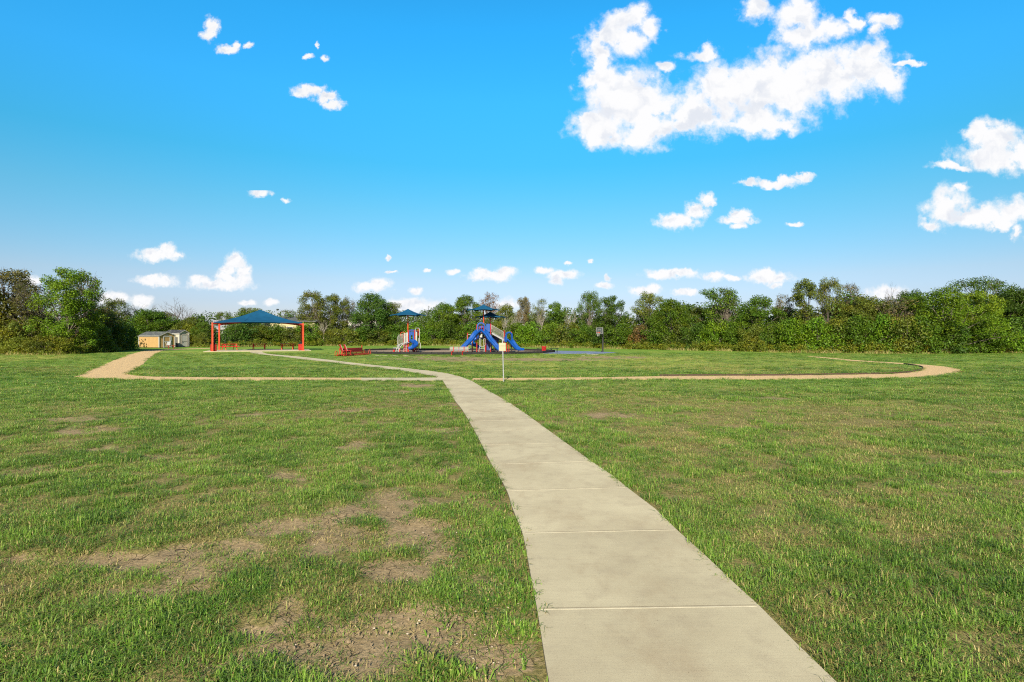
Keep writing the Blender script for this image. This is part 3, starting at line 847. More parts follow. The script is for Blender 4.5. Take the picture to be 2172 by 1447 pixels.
COLS = dict(green=(.070, .140, .011), bright=(.088, .18, .010), lime=(.145, .245, .014), dark=(.046, .095, .010), olive=(.094, .130, .018), brown=(.10, .104, .034), grey=(.135, .13, .07), yell=(.118, .152, .014), rust=(.14, .085, .03))
BASE = [(-400, 748), (0, 750.5), (100, 751.5), (200, 747.5), (262, 743.5), (279, 742), (280, 735.2), (402, 735.2), (440, 736.6), (600, 734), (800, 733), (950, 733), (1100, 735.5), (1300, 739.5), (1500, 743.5), (1700, 747.5), (1900, 749.3), (2172, 747.5), (2600, 746)]
def base_y(x):
    for (a, ya), (b, yb) in zip(BASE, BASE[1:]):
        if x <= b: return ya + (yb - ya) * (x - a) / (b - a)
    return BASE[-1][1]
def base_Y(x): return EYE * F / (base_y(x) - HOR)
kcount = {}
def plant(x, top, hw, kind, colr, dz, label, cat='tree', name='tree', group='trees along the edge of the field', lean=0.0):
    Y = base_Y(x) + dz; X = (x - CX) / F * Y; h = hgt(top, Y); half = hw / F * Y
    kcount[kind] = k = kcount.get(kind, -1) + 1
    pr = PROTO[kind][k % len(PROTO[kind])]
    if kind == 'dead' and ('pale' in label or 'white' in label): pr = PROTO['dead'][2]
    g = np.random.default_rng(int(x * 7 + top))
    o = empty(name, (X, Y, -.03), g.uniform(0, 6.28), label, cat, group)
    if kind == 'dead':
        c = link('branches', pr, (), o); s = (half / 2.6, half / 2.9, h / 7.3)
        o.rotation_euler = (0, lean, 0)
    else:
        K = KINDS[kind]; wf = 1.02 if kind == 'bush' else 1.2; s = (half / K['R'] * wf, half / K['R'] * wf, h / (K['H'] + .1))
        t = link('trunk' if name != 'bush' else 'stems', pr[0], (), o); c = link('crown' if name != 'bush' else 'foliage', pr[1], (), o)
        f = g.uniform(.86, 1.16); hs = g.normal(0, .05)
        cc = COLS[colr]; c.color = (cc[0] * f * (1 + hs), cc[1] * f, cc[2] * f * (1 - hs), 1)
    o.scale = s
    return o

TREES = [
 (18,572,66,'airy','brown',7,'tall brown tinged tree at the far left edge, gaps showing sky'),
 (70,598,46,'sparse','brown',5,'thin leaning tree with grey brown leaves left of the bright cottonwood'),
 (145,568,46,'oval','bright',0,'tall bright green cottonwood standing forward near the left end'),
 (184,572,34,'sparse','brown',3,'bare brown topped tree peeping over the bright cottonwood on its right'),
 (210,655,40,'round','dark',4,'dark green tree against the right side of the bright cottonwood'),
 (243,634,32,'airy','olive',36,'olive tree with a pointed top between the cottonwood and the sheds'),
 (284,624,34,'dead','grey',12,'dead grey tree leaning right above the tan shed'),
 (322,655,44,'round','green',5,'round green tree directly behind the tan shed'),
 (348,661,30,'round','olive',9,'small olive tree behind the gap between the two sheds'),
 (378,629,36,'dead','grey',8,'bare fan shaped dead tree above the cream shed'),
 (408,672,28,'round','olive',6,'low olive tree right of the cream shed'),
 (428,682,17,'round','green',5,'green tree just left of the front left canopy post'),
 (476,661,22,'airy','olive',26,'pale distant tree above the left slope of the large canopy'),
 (528,652,28,'airy','olive',34,'rounded distant tree just left of the large canopy peak'),
 (555,690,34,'round','olive',5,'olive tree seen under the middle of the large canopy'),
 (612,656,26,'sparse','olive',22,'twiggy distant tree above the right slope of the large canopy'),
 (664,617,32,'airy','olive',6,'tall rusty leaved tree right of the large canopy, limbs bare'),
 (703,623,28,'oval','olive',7,'tall olive tree above the orange glider'),
 (738,628,22,'sparse','grey',8,'grey thin leaved tree left of the big dark oak'),
 (790,622,40,'round','dark',5,'big dark round oak left of the smaller play structure'),
 (832,642,28,'airy','olive',8,'olive tree leaning right behind the left blue umbrella'),
 (906,655,16,'sparse','olive',24,'small far tree between the two play structures'),
 (946,640,30,'round','green',6,'green domed tree left of the larger play structure'),
 (988,626,32,'oval','green',7,'tall green tree just left of the upper blue umbrella'),
 (1038,618,20,'sparse','rust',14,'reddish half dead tree above the upper blue umbrella'),
 (1074,645,24,'round','olive',8,'pale olive tree behind the lower blue umbrella'),
 (1112,630,20,'airy','grey',8,'grey green tree with pale trunks right of the larger play structure'),
 (1144,631,16,'sparse','olive',7,'slim tree with a white trunk above the red litter bin'),
 (1177,640,22,'oval','green',9,'narrow green tree above the black backless benches'),
 (1212,642,20,'dead','grey',5,'bare grey tree with white trunks between court bench and hoop'),
 (1250,618,28,'airy','green',6,'tall ragged green tree just left of the basketball hoop'),
 (1295,627,28,'oval','dark',6,'pointed dark green tree right behind the basketball hoop'),
 (1374,619,36,'airy','olive',8,'wide airy tree with separate leaf clumps right of the hoop'),
 (1422,634,40,'round','green',4,'dense round green tree right of the airy clumped one'),
 (1454,640,14,'dead','grey',14,'twiggy bare tree showing between two dense green trees'),
 (1482,647,30,'round','olive',8,'low olive tree left of the tallest open crowned tree'),
 (1530,611,50,'airy','green',5,'tallest open crowned tree in the right half, sky between limbs'),
 (1610,627,42,'round','green',4,'broad dense green tree left of the grey twiggy one'),
 (1664,622,26,'sparse','grey',6,'grey twiggy half bare tree left of the vine tower'),
 (1709,590,22,'tower','olive',4,'narrow tower of vines rising above its neighbours'),
 (1757,591,32,'airy','olive',6,'tall olive grey tree just right of the vine tower'),
 (1802,599,26,'sparse','grey',8,'grey purple twiggy crown right of the tall olive grey tree'),
 (1838,628,44,'round','olive',5,'rounded olive tree below the bare black snag'),
 (1876,597,24,'dead','grey',14,'bare black snag sticking up above the right tree line'),
 (1896,628,44,'sparse','grey',4,'brown grey tree with drooping dead limbs on the right'),
 (1935,612,34,'round','dark',8,'dark green tree left of the tall feathery bright one'),
 (1995,610,72,'feather','bright',1,'large feathery bright green tree on the right'),
 (2070,616,38,'oval','lime',3,'lime green tree, brightest on the right'),
 (2082,588,68,'spread','dark',13,'wide spreading dark crown behind the lime green tree'),
 (2152,610,44,'round','dark',5,'dark tree at the right edge of the photo'),
 (2215,605,60,'round','green',4,'green tree cut by the right edge of the photo'),
 (1063,652,20,'dead','grey',3,'pale forked dead trunk leaning right behind the lower blue umbrella'),
 (1098,648,14,'dead','grey',4,'thin pale dead trunk just right of the larger play structure'),
 (1148,640,15,'dead','grey',3,'white barked dead tree above the red flared litter bin'),
 (687,668,16,'dead','grey',1,'small V shaped pale dead trunk above the low bushes left of the glider'),
 (-55,590,60,'round','olive',4,'olive tree cut by the left edge of the photo'),
]
for T in TREES:
    nm = 'dead_tree' if T[3] == 'dead' else ('cottonwood_tree' if 'cottonwood standing' in T[6] else 'tree')
    plant(*T[:7], name=nm, cat='dead tree' if nm == 'dead_tree' else 'tree', lean={284: .45, 378: .05, 1876: .15, 1063: .3}.get(T[0], 0))

BUSHES = [
 (12,698,36,'yell',1,'yellow green bush in the lower left corner of the thicket'),
 (52,682,34,'olive',3,'olive bush below the leaning grey brown tree'),
 (40,722,30,'yell',-1,'low yellowish bush at the lawn edge, far left'),
 (92,716,32,'olive',-1,'low olive bush left of the cottonwood base'),
 (135,722,26,'yell',-2,'low yellow bush hugging the front of the cottonwood base'),
 (200,690,34,'green',1,'green bush on the right foot of the cottonwood'),
 (235,694,32,'dark',5,'dark bush in deep shade left of the tan shed'),
 (264,690,22,'green',1,'green bush touching the tan shed roof at its left end'),
 (305,690,32,'bright',6,'bright bush behind the tan shed roof ridge'),
 (356,690,28,'olive',9,'olive bush above the cream shed roof'),
 (405,694,26,'yell',3,'yellowish bush right beside the cream shed door'),
 (428,704,15,'olive',2,'olive bush behind the front left canopy post'),
 (500,690,34,'dark',2,'dark round bush under the left half of the large canopy'),
 (535,704,26,'olive',3,'olive bush between the first two picnic tables'),
 (585,694,30,'green',3,'green bush behind the middle picnic table'),
 (618,700,26,'olive',2,'olive bush behind the right hand picnic table'),
 (652,690,28,'bright',2,'bright bush just right of the front right canopy post'),
 (662,717,15,'lime',0,'small vivid green shrub by the front right canopy post'),
 (690,706,28,'olive',1,'brownish bush left of the two red seat backs'),
 (728,703,30,'olive',1,'olive bush above the orange glider'),
 (768,700,28,'green',3,'green bush right of the orange glider'),
 (805,706,30,'olive',2,'olive bush left of the arched white ladder'),
 (845,694,30,'green',4,'green bush behind the smaller play structure'),
 (884,690,30,'bright',3,'bright bush right of the smaller play structure'),
 (922,686,32,'green',3,'green bush between smaller play structure and white slat bench'),
 (962,690,30,'dark',3,'dark bush above the white slat bench'),
 (1005,688,30,'green',4,'green bush behind the double slide'),
 (1050,690,28,'olive',4,'olive bush behind the sloping white railing'),
 (1092,690,30,'green',3,'green bush just right of the single blue slide hood'),
 (1128,688,28,'bright',2,'bright bush above the red litter bin'),
 (1165,690,30,'green',3,'green bush above the black benches'),
 (1205,690,30,'olive',3,'olive bush above the blue court, left part'),
 (1240,694,28,'green',2,'green bush left of the backboard'),
 (1285,690,30,'dark',2,'dark bush touching the hoop pole'),
 (1325,692,30,'green',2,'green bush right of the hoop pole'),
 (1362,696,28,'rust',2,'rust tinged bush right of the hoop, below the airy tree'),
 (1400,690,32,'green',2,'green bush below the dense round tree'),
 (1442,692,30,'olive',2,'olive bush below the twiggy bare tree'),
 (1482,690,32,'dark',1,'dark bush beneath the low olive tree'),
 (1520,686,32,'bright',1,'bright bush beneath the tallest open crowned tree'),
 (1562,690,30,'green',2,'green bush beside the dark hollow in the thicket'),
 (1600,694,28,'olive',1,'olive bush beneath the broad dense tree'),
 (1640,690,30,'green',1,'green bush beneath the grey twiggy tree'),
 (1690,682,34,'bright',1,'bright bush at the foot of the vine tower'),
 (1735,672,40,'bright',0,'large bright bush right of the vine tower foot'),
 (1785,672,38,'olive',1,'large olive bush below the grey purple crown'),
 (1828,668,38,'green',0,'large green bush above the far end of the gravel loop'),
 (1872,664,40,'bright',1,'large bright bush below the brown grey tree'),
 (1915,668,42,'olive',0,'large olive bush below the dark tree on the right'),
 (1962,676,42,'green',-1,'large green bush left of the feathery tree foot'),
 (2012,684,40,'dark',-1,'dark bush at the feathery tree foot'),
 (2062,674,44,'green',-1,'large green bush below the lime tree'),
 (2112,676,42,'bright',-1,'large bright bush right of the lime tree'),
 (2160,670,42,'green',0,'large green bush at the right edge of the photo'),
]
for B in BUSHES:
    plant(B[0], B[1] - (7 if B[1] > 675 and B[2] > 20 else 0), B[2] * 1.18, 'bush', B[3], B[4], B[5], 'bush', 'bush', 'bushes in front of the trees')

# ---- far wood, undergrowth fringe and dry tall grass: masses nobody could count
def leaf_mass(name, pts, hs, wid, per, ls, mat, colr, label, cat, seed):
    g = np.random.default_rng(seed); C = []; Rd = []
    for (x, y), h in zip(pts, hs):
        m = max(1, int(h / (wid * 1.1)))
        for k in range(m + 1):
            z = h * (k + .5) / (m + 1)
            C.append((x + g.normal(0, wid * .5), y + g.normal(0, wid * .5), z)); Rd.append(wid * g.uniform(.7, 1.2))
    hue = np.clip(g.normal(.3, .35, len(C)), 0, 1)
    V, FQ, T, Hh = leaf_cloud(C, Rd, [max(6, int(per * g.uniform(.6, 1.4))) for _ in C], ls, g, hue)
    V[:, 2] = np.maximum(V[:, 2], -.02)
    o = link(name, np_mesh(name, V, FQ, {'tint': T, 'hue': Hh}), [mat]); o.color = (*COLS[colr], 1)
    return tag(o, label, cat, kind='stuff')
def masses():
    g = np.random.default_rng(77); P = []; Hs = []
    for x in np.arange(-420, 2620, 11):
        for dz in (8, 15):
            Y = base_Y(x) + dz + g.uniform(-2, 3)
            if 205 < x < 305: Y = max(Y, 102 + dz)
            if 440 < x < 477 or 558 < x < 584 or 636 < x < 662 or 742 < x < 764 or 1100 < x < 1114 or 1156 < x < 1168: continue      # openings towards the houses
            P.append(ray(x + g.uniform(-6, 6), Y)); Hs.append(hgt((668 if x < 1330 else 654 if x < 1800 else 638) + 9 * math.sin(x * .02) + 7 * math.sin(x * .051 + 1) + g.uniform(-8, 12), Y))
    leaf_mass('woodland', P, Hs, 1.2, 95, .34, LEAF, 'dark', 'dark far wood filling the gaps behind the trees', 'woodland', 1)
    P = []; Hs = []
    for x in np.arange(-300, 2480, 4.2):
        Y = base_Y(x) + g.uniform(-2.2, .6)
        k = vnoise(np.array([x * .02]), np.array([1.0]), 3)[0]
        P.append(ray(x, Y)); Hs.append(.35 + 1.25 * k * g.uniform(.5, 1.1))
    leaf_mass('undergrowth', P, Hs, .45, 75, .15, LEAF, 'yell', 'low yellow green undergrowth fringing the trees', 'undergrowth', 2)
    # dry tall grass
    n = 15000; x = g.uniform(-250, 2420, n); Y = np.array([base_Y(v) for v in x]) - 1.6 - g.uniform(0, 1.5, n) + g.normal(0, .3, n)
    k = sstep(.35, .6, vnoise(x * .03, x * 0 + 3, 9)) ; keep = g.uniform(0, 1, n) < k * .9 + .1
    keep |= (x < 140) | (x > 1850); x, Y = x[keep], Y[keep]; n = len(x)
    X = (x - CX) / F * Y; L = g.uniform(.15, .5, n) * (.55 + .45 * k[keep]); a = g.uniform(0, 6.28, n); w = .014
    b0 = np.stack([X, Y, np.full(n, -.02)], 1); sd = np.stack([np.cos(a), np.sin(a), np.zeros(n)], 1) * w
    tip = b0 + np.stack([g.normal(0, .16, n), g.normal(0, .16, n), L], 1); mid = (b0 + tip) / 2 + np.stack([np.zeros(n)] * 2 + [L * .08], 1)
    V = np.stack([b0 - sd, b0 + sd, mid + sd * .9, tip, mid - sd * .9], 1).reshape(-1, 3)
    i = np.arange(n) * 5; FQ = np.concatenate([np.stack([i, i + 1, i + 2, i + 4], 1), np.stack([i + 4, i + 2, i + 3, i + 3], 1)[:, :4]])
    V2 = V; FQ = np.stack([i, i + 1, i + 2, i + 4], 1)
    tri = np.stack([i + 4, i + 2, i + 3], 1)
    me = bpy.data.meshes.new('dry_grass'); me.from_pydata(V.tolist(), [], FQ.tolist() + tri.tolist())
    t = np.repeat(g.uniform(0, 1, n), 5); d = np.repeat(np.where(g.uniform(0, 1, n) < .72, 1.0, .2), 5)
    for nm, val in (('tint', t), ('dry', d)):
        q = me.attributes.new(nm, 'FLOAT', 'POINT'); q.data.foreach_set('value', val.astype(np.float32))
    o = link('dry_grass', me, [GRASS]); tag(o, 'dry straw coloured tall grass at the foot of the thicket', 'tall grass', kind='stuff')
masses()
# ---------------------------------------------------------------- park furniture and play equipment
def part(parent, name, mat, fn, label=None):
    b = MB(); fn(b); o = b.build(name, mat, parent)
    if label: o['label'] = label
    return o
def vtube(b, x, y, z0, z1, r, n=10): b.tube([(x, y, z0), (x, y, z1)], r, n)
def arc(cx, cz, r, a0, a1, n=10, y=0.0):
    return [(cx + r * math.cos(R(a0 + (a1 - a0) * k / n)), y, cz + r * math.sin(R(a0 + (a1 - a0) * k / n))) for k in range(n + 1)]
TROUGH = lambda w, h, t=.035: [(-w/2 - t, h), (-w/2 - t, -t), (w/2 + t, -t), (w/2 + t, h), (w/2 + t * .3, h), (w/2 - .04, .05), (w/2 - .14, 0), (-w/2 + .14, 0), (-w/2 + .04, .05), (-w/2 - t * .3, h)]

# ---- large four post canopy
def canopy_surface(b, corners, peak, sag, n=10, thick=.03, ridge=.25):
    """hip canopy: each side spans two corners and the peak, edges and faces pulled in slightly"""
    k = len(corners); pk = Vector(peak)
    for i in range(k):
        A, B = Vector(corners[i]), Vector(corners[(i + 1) % k]); rows = []
        out = ((A + B) / 2 - pk); out.z = 0; out.normalize()
        for r in range(n + 1):
            t = r / n; row = []
            P0 = pk + out * 0; 
            a = pk.lerp(A, t); c = pk.lerp(B, t)
            hip = -sag * .7 * math.sin(math.pi * t)
            for q in range(n + 1):
                u = q / n; p = a.lerp(c, u)
                e = math.sin(math.pi * u)
                p.z += hip - sag * .5 * e * math.sin(math.pi * t)
                p -= out * (e * sag * .9 * t)
                p.z += e * sag * .55 * t * t
                row.append(p)
            rows.append(row)
        vs = [p for row in rows for p in row]; fs = []
        for r in range(n):
            for q in range(n):
                fs.append((r * (n + 1) + q, (r + 1) * (n + 1) + q, (r + 1) * (n + 1) + q + 1, r * (n + 1) + q + 1))
        vs2 = [p - Vector((0, 0, thick)) for p in vs]
        b.add(vs, fs, True); b.add(vs2, [f[::-1] for f in fs], True)
        L = [n * (n + 1) + q for q in range(n + 1)]
        hem = [vs[i_] for i_ in L] + [vs[i_] - Vector((0, 0, .1)) for i_ in L]
        m = n + 1
        b.add(hem, [(q, m + q, m + q + 1, q + 1) for q in range(n)], True)
def pavilion():
    o = empty('shade_canopy', (*pav(0, 0), 0), PA, 'large blue fabric canopy on red square posts over picnic tables', 'canopy')
    Wd, Dp, Hp = 10.0, 7.5, 3.42
    for (u, v) in ((0, 0), (Wd, 0), (0, Dp), (Wd, Dp)):
        def post(b, u=u, v=v):
            b.box((u, v, Hp / 2 + .02), (.2, .2, Hp), 0, .02)
        p = part(o, 'post', ORANGE, post)
        def plate(b, u=u, v=v): b.box((u, v, .065), (.42, .42, .03), 0, .005)
        part(p, 'base_plate', ORANGE, plate)
    pk = (Wd / 2, Dp / 2, 5.2)
    def cloth(b):
        z = 3.5; e = .12
        canopy_surface(b, [(-.0 + e, e, z), (Wd - e, e, z), (Wd - e, Dp - e, z), (e, Dp - e, z)], pk, .24, 12)
    part(o, 'canopy', CLOTH, cloth)
    for t in (.33, .67):
        def seam(b, t=t):
            pts = []
            for r in range(3, 11):
                s = r / 10; x = Wd * (.5 + (t - .5) * (.45 + .55 * s)); y = pk[1] + (.1 - pk[1]) * s
                z = pk[2] + (3.5 - pk[2]) * s
                pts.append((x, y + .24 * .9 * s * math.sin(math.pi * t), z - .24 * .7 * math.sin(math.pi * s) - .24 * .5 * math.sin(math.pi * t) * math.sin(math.pi * s) + .24 * .55 * s * s * math.sin(math.pi * t) + .02))
            b.tube(pts, .012, 4)
        part(o, 'seam', NAVY, seam)
    for (u, v) in ((0, 0), (Wd, 0), (0, Dp), (Wd, Dp)):
        def arm(b, u=u, v=v):
            c = Vector((u, v, Hp - .12)); q = Vector((pk[0], pk[1], pk[2] - .25)); m = c.lerp(q, .5); m.z -= .55
            b.tube([c, c.lerp(m, .5), m, m.lerp(q, .5), q], .075, 8)
        part(o, 'rafter', RED, arm)
pavilion()

def litter_box(px, label, x, y, rz):
    o = empty('litter_bin', (x, y, .05), rz, label, 'litter bin', 'red litter bins by the canopy posts')
    part(o, 'body', RED, lambda b: [b.box((0, 0, .42), (.6, .6, .8), 0, .05)] + [b.box((i * .11, s * .302, .42), (.05, .012, .72), 0) for i in range(-2, 3) for s in (-1, 1)])
    part(o, 'lid', BLACK, lambda b: (b.prism([(-.3, -.3), (.3, -.3), (.3, .3), (-.3, .3)], .82, .9), b.box((0, .05, 1.0), (.4, .36, .2), 0, .08)))
    return o
p = pav(.05, .5); litter_box(0, 'red litter bin with black hood behind the front left canopy post', p[0], p[1], PA + .3)
p = pav(9.75, .45); litter_box(0, 'red litter bin with black hood behind the front right canopy post', p[0], p[1], PA)

def picnic_table():
    o = empty('picnic_table', (0, 0, .05), 0)
    def top(b):
        for i in range(5): b.box((0, -.3 + i * .15, .76), (1.9, .135, .045), 0, .008)
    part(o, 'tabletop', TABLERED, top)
    for s in (-1, 1):
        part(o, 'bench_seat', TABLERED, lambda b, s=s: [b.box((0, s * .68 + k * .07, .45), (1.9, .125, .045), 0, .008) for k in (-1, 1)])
    for s in (-1, 1):
        def legs(b, s=s):
            x = s * .68
            b.tube([(x, -.72, .0), (x, -.34, .74)], .045, 6); b.tube([(x, .72, .0), (x, .34, .74)], .045, 6)
            b.box((x, 0, .41), (.07, 1.56, .07), 0); b.box((x, 0, .72), (.07, .76, .06), 0)
            b.tube([(x, 0, .43), (x - s * .45, 0, .72)], .03, 6)
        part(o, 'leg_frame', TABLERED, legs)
    return o
t0 = picnic_table()
for i, (u, v, rr, lab) in enumerate([(1.3, 6.35, .42, 'red picnic table angled beside the back left canopy post'),
                                     (4.75, 6.8, -.05, 'red picnic table in the middle under the blue canopy'),
                                     (8.25, 6.1, -.1, 'red picnic table on the right under the blue canopy')]):
    o = t0 if i == 0 else dup(t0); p = pav(u, v)
    o.location = (p[0], p[1], .05); o.rotation_euler.z = PA + rr; tag(o, lab, 'picnic table', 'picnic tables under the canopy')

# ---- sheds
def shed(loc, rz, W, L, wall, ridge, mats, label, kind):
    """long wall of length W runs to local -x from the near corner; gable end faces local +x... origin at near corner, gable wall along +y (L)"""
    o = empty('shed', (*loc, 0), rz, label, 'shed', 'sheds at the end of the gravel path')
    sid, trim, roofm = mats
    part(o, 'wall', sid, lambda b: (b.prism([(-W, 0), (0, 0), (0, L), (-W, L)], .06, wall),
        b.add([(0, 0, wall), (0, L, wall), (0, L / 2, ridge), (-W, 0, wall), (-W, L, wall), (-W, L / 2, ridge)], [(0, 1, 2), (3, 5, 4), (0, 2, 5, 3), (1, 4, 5, 2)])))
    if kind == 'tan':
        o.children[0].data.update()
    def grooves(b):
        for k in range(1, int(W / .3)):
            b.box((-k * .3, -.004, wall / 2 + .03), (.012, .006, wall - .1))
    part(o, 'siding_groove', TRIMG if kind != 'tan' else GROOVE, grooves)
    ov = .14
    def roof(b):
        sl = (ridge - wall) / (L / 2)
        for s in (0, 1):
            y0, y1 = (-ov, L / 2) if s == 0 else (L + ov, L / 2)
            z0 = wall - ov * sl + .03; z1 = ridge + .03
            vs = [(-W - ov, y0, z0), (ov, y0, z0), (ov, y1, z1), (-W - ov, y1, z1)]
            vs += [(x, y, z + .06) for (x, y, z) in vs]
            fs = [(0, 3, 2, 1), (4, 5, 6, 7), (0, 1, 5, 4), (1, 2, 6, 5), (3, 0, 4, 7)]
            b.add(vs, fs if s == 0 else [f[::-1] for f in fs])
    part(o, 'roof', roofm, roof)
    def tr(b):
        for (x, y) in ((0, 0), (-W, 0), (0, L)): b.box((x, y, wall / 2 + .03), (.13, .13, wall - .05), 0)
        sl = (ridge - wall) / (L / 2)
        b.box((-W / 2, -ov - .012, wall - ov * sl + .02), (W + 2 * ov, .03, .09))
        for s in (0, 1):
            y0 = -ov if s == 0 else L + ov; z0 = wall - ov * sl; a = Vector((ov + .02, y0, z0)); c = Vector((ov + .02, L / 2, ridge)); m = (a + c) / 2
            ln = (c - a).length; b.box((m.x, m.y, m.z + .0), (.04, ln, .09), 0, 0, 0, math.atan2(c.z - a.z, c.y - a.y))
    part(o, 'trim', trim, tr)
    return o
GROOVE = painted('siding_groove_tan', (.40, .25, .10), .8)  # tan of the thin groove strips, close to the siding colour
ang = R(-22)
s1 = shed((-54.7, 87.7), ang, 4.6, 2.62, 1.87, 2.45, (TAN, TRIMW, SHING), 'tan shed with grey roof and white framed double door', 'tan')
d = part(s1, 'door', TAN, lambda b: b.box((.03, 1.31, .92), (.05, 1.2, 1.68)))
part(d, 'door_frame', TRIMW, lambda b: [b.box((.07, 1.31 + s * .62, .95), (.06, .16, 1.84)) for s in (-1, 1)] + [b.box((.075, 1.31, z), (.06, 1.1, w)) for z, w in ((1.8, .16), (.98, .11), (.12, .1))] + [b.box((.085, 1.78, .95), (.05, .16, 1.6))])
part(s1, 'gable_vent', TRIMW, lambda b: b.box((.02, 1.31, 2.1), (.04, .3, .2)))
s2 = shed((-54.67, 93.0), ang, 3.4, 1.68, 2.3, 2.78, (CREAM, TRIMW, SHING2), 'taller cream shed with a grey door, partly behind the tan one', 'cream')
d = part(s2, 'door', DOORG, lambda b: [b.box((.03, .86, 1.5), (.05, .95, .98)), b.box((.03, .86, .56), (.05, .95, .82))])
part(d, 'door_frame', TRIMG, lambda b: [b.box((.05, .86 + s * .55, 1.06), (.06, .15, 2.0)) for s in (-1, 1)] + [b.box((.055, .86, z), (.06, .95, w)) for z, w in ((2.06, .14), (.985, .09), (.1, .1))])
part(d, 'handle', BLACK, lambda b: b.box((.09, .52, .82), (.05, .04, .14), 0, .01))
part(s2, 'side_panel', DARKG, lambda b: b.box((-.75, -.045, .86), (.72, .07, 1.6), 0, .01))

def stand(x, y):
    o = empty('park_grill', (x, y, 0), .2, 'dark park grill on a red pedestal in front of the tan shed door', 'grill')
    part(o, 'pedestal', BRICKRED, lambda b: (vtube(b, 0, 0, 0, .4, .05), b.box((0, 0, .4), (.5, .3, .05), 0, .01)))
    part(o, 'firebox', GREYM, lambda b: (b.box((.08, 0, .72), (.5, .42, .55), 0, .06), b.box((.28, -.03, .95), (.16, .4, .5), 0, .04)))
    part(o, 'lid_arm', TRIMW, lambda b: b.tube([(-.18, -.2, .45), (-.34, -.2, .95)], .03, 6))
    o = empty('pedestal_seat', (x + .82, y - .1, 0), .0, 'small red pedestal seat right of the park grill', 'seat')
    part(o, 'seat', BRICKRED, lambda b: b.box((0, 0, .42), (.5, .34, .07), 0, .03))
    part(o, 'post', BRICKRED, lambda b: vtube(b, 0, 0, 0, .39, .05))
stand(-50.5, 83.2)

# ---- orange glider / platform with two seat backs
def glider():
    bl = Vector((*at(728.5, 756.4), 0)); br = Vector((*at(783.5, 752.6), 0)); d = br - bl; L = d.length; rz = math.atan2(d.y, d.x)
    o = empty('platform_glider', tuple(bl), rz, 'orange red platform glider with two seat backs and hoop ends', 'glider')
    Wd = .68
    part(o, 'platform', BRICKRED, lambda b: [b.box((L / 2, .09 + i * .1, .17), (L - .5, .085, .05), 0, .008) for i in range(6)])
    part(o, 'base_rail', ORANGE, lambda b: [b.box((L / 2, y, .09), (L, .09, .12), 0, .02) for y in (0, Wd)])
    for x in (.0, L):
        for yy in (0, Wd):
            def hoop(b, x=x, yy=yy):
                sx = -1 if x == 0 else 1
                b.tube([(x - sx * .12, yy, .05), (x - sx * .12, yy, .34), (x - sx * .05, yy, .45), (x + sx * .1, yy, .5), (x + sx * .24, yy, .44), (x + sx * .28, yy, .32), (x + sx * .28, yy, .08), (x, yy, .05)], .028, 7)
            part(o, 'end_hoop', ORANGE, hoop)
    def rail(b):
        b.tube([(.45, Wd, .1), (.45, Wd, .68), (L - .2, Wd, .68), (L - .2, Wd, .1)], .04, 8)
        b.box((L / 2 + .2, Wd, .66), (L - .9, .05, .12), 0, .01)
        for k in range(5): vtube(b, .9 + k * (L - 1.3) / 4, Wd, .12, .66, .025, 6)
        b.box((L - .25, Wd, .8), (.09, .09, .28), 0, .02)
    part(o, 'back_rail', RED, rail)
    part(o, 'mesh_side', ORMESH, lambda b: [b.box((L / 2, .03, .17 + k * .055), (L - .5, .012, .022)) for k in range(5)] + [b.box((.3 + k * .11, .034, .28), (.016, .012, .26)) for k in range(int((L - .5) / .11))])
    part(o, 'back_panel', BRICKRED, lambda b: b.box((L / 2 + .35, Wd - .05, .45), (L - 1.3, .03, .3), 0, .01))
    vd = Vector((math.cos(R(40)), math.sin(R(40)), 0)); rd = Vector((math.cos(R(-50)), math.sin(R(-50)), 0))
    for (lx, ly) in ((.3, .32), (.98, .27)):
        c = Vector((lx, ly, 0)); BX = [(-.23, -.05), (.23, -.05), (.23, .05), (-.23, .05)]
        def seat(b, c=c):
            b.sweep([c + Vector((0, 0, .5)), c - rd * .2 + Vector((0, 0, 1.08))], BX, side=vd, smooth=False)
            b.box(tuple(c + rd * .22 + Vector((0, 0, .5))), (.42, .46, .06), R(-50), .015)
            for q in (-.18, .18):
                b.tube([c + vd * q + Vector((0, 0, .12)), c + vd * q + Vector((0, 0, .5))], .035, 6)
                b.tube([c + rd * .36 + vd * q + Vector((0, 0, .12)), c + rd * .36 + vd * q + Vector((0, 0, .48))], .03, 6)
        s = part(o, 'seat', RED, seat)
        part(s, 'seat_edge', WHITE, lambda b, c=c: b.sweep([c + rd * .062 - vd * .2 + Vector((0, 0, .52)), c + rd * .062 - vd * .2 - rd * .2 + Vector((0, 0, 1.07))], [(-.03, -.015), (.03, -.015), (.03, .015), (-.03, .015)], side=vd, smooth=False))
glider()

# ---- bench with white slats, seen from behind
def bench():
    a = Vector((*at(957.5, 754.2), 0)); c = Vector((*at(989, 754.2), 0)); d = c - a
    o = empty('park_bench', tuple((a + c) / 2), math.atan2(d.y, d.x) + .06, 'white slatted bench on red frames, back turned to the camera', 'bench')
    part(o, 'backrest', WOODW, lambda b: [b.box((0, .02 + .05 * k, .52 + k * .13), (1.75, .035, .105), 0, .01) for k in range(3)])
    part(o, 'seat', WOODW, lambda b: [b.box((0, .2 + .14 * k, .43), (1.75, .12, .04), 0, .01) for k in range(3)])
    for x in (-.5, .5):
        part(o, 'frame', RED, lambda b, x=x: (b.tube([(x - .18, .08, 0), (x - .18, .08, .3), (x - .12, .02, .36), (x, -.03, .42), (x, .0, .5), (x, .09, .84)], .042, 8), b.tube([(x - .12, .02, .38), (x - .1, .6, .4)], .035, 6), b.tube([(x - .18, .55, 0), (x - .16, .55, .4)], .035, 6)))
    part(o, 'brace', RED, lambda b: b.tube([(0, -.01, .38), (0, .08, .84)], .022, 6))
bench()

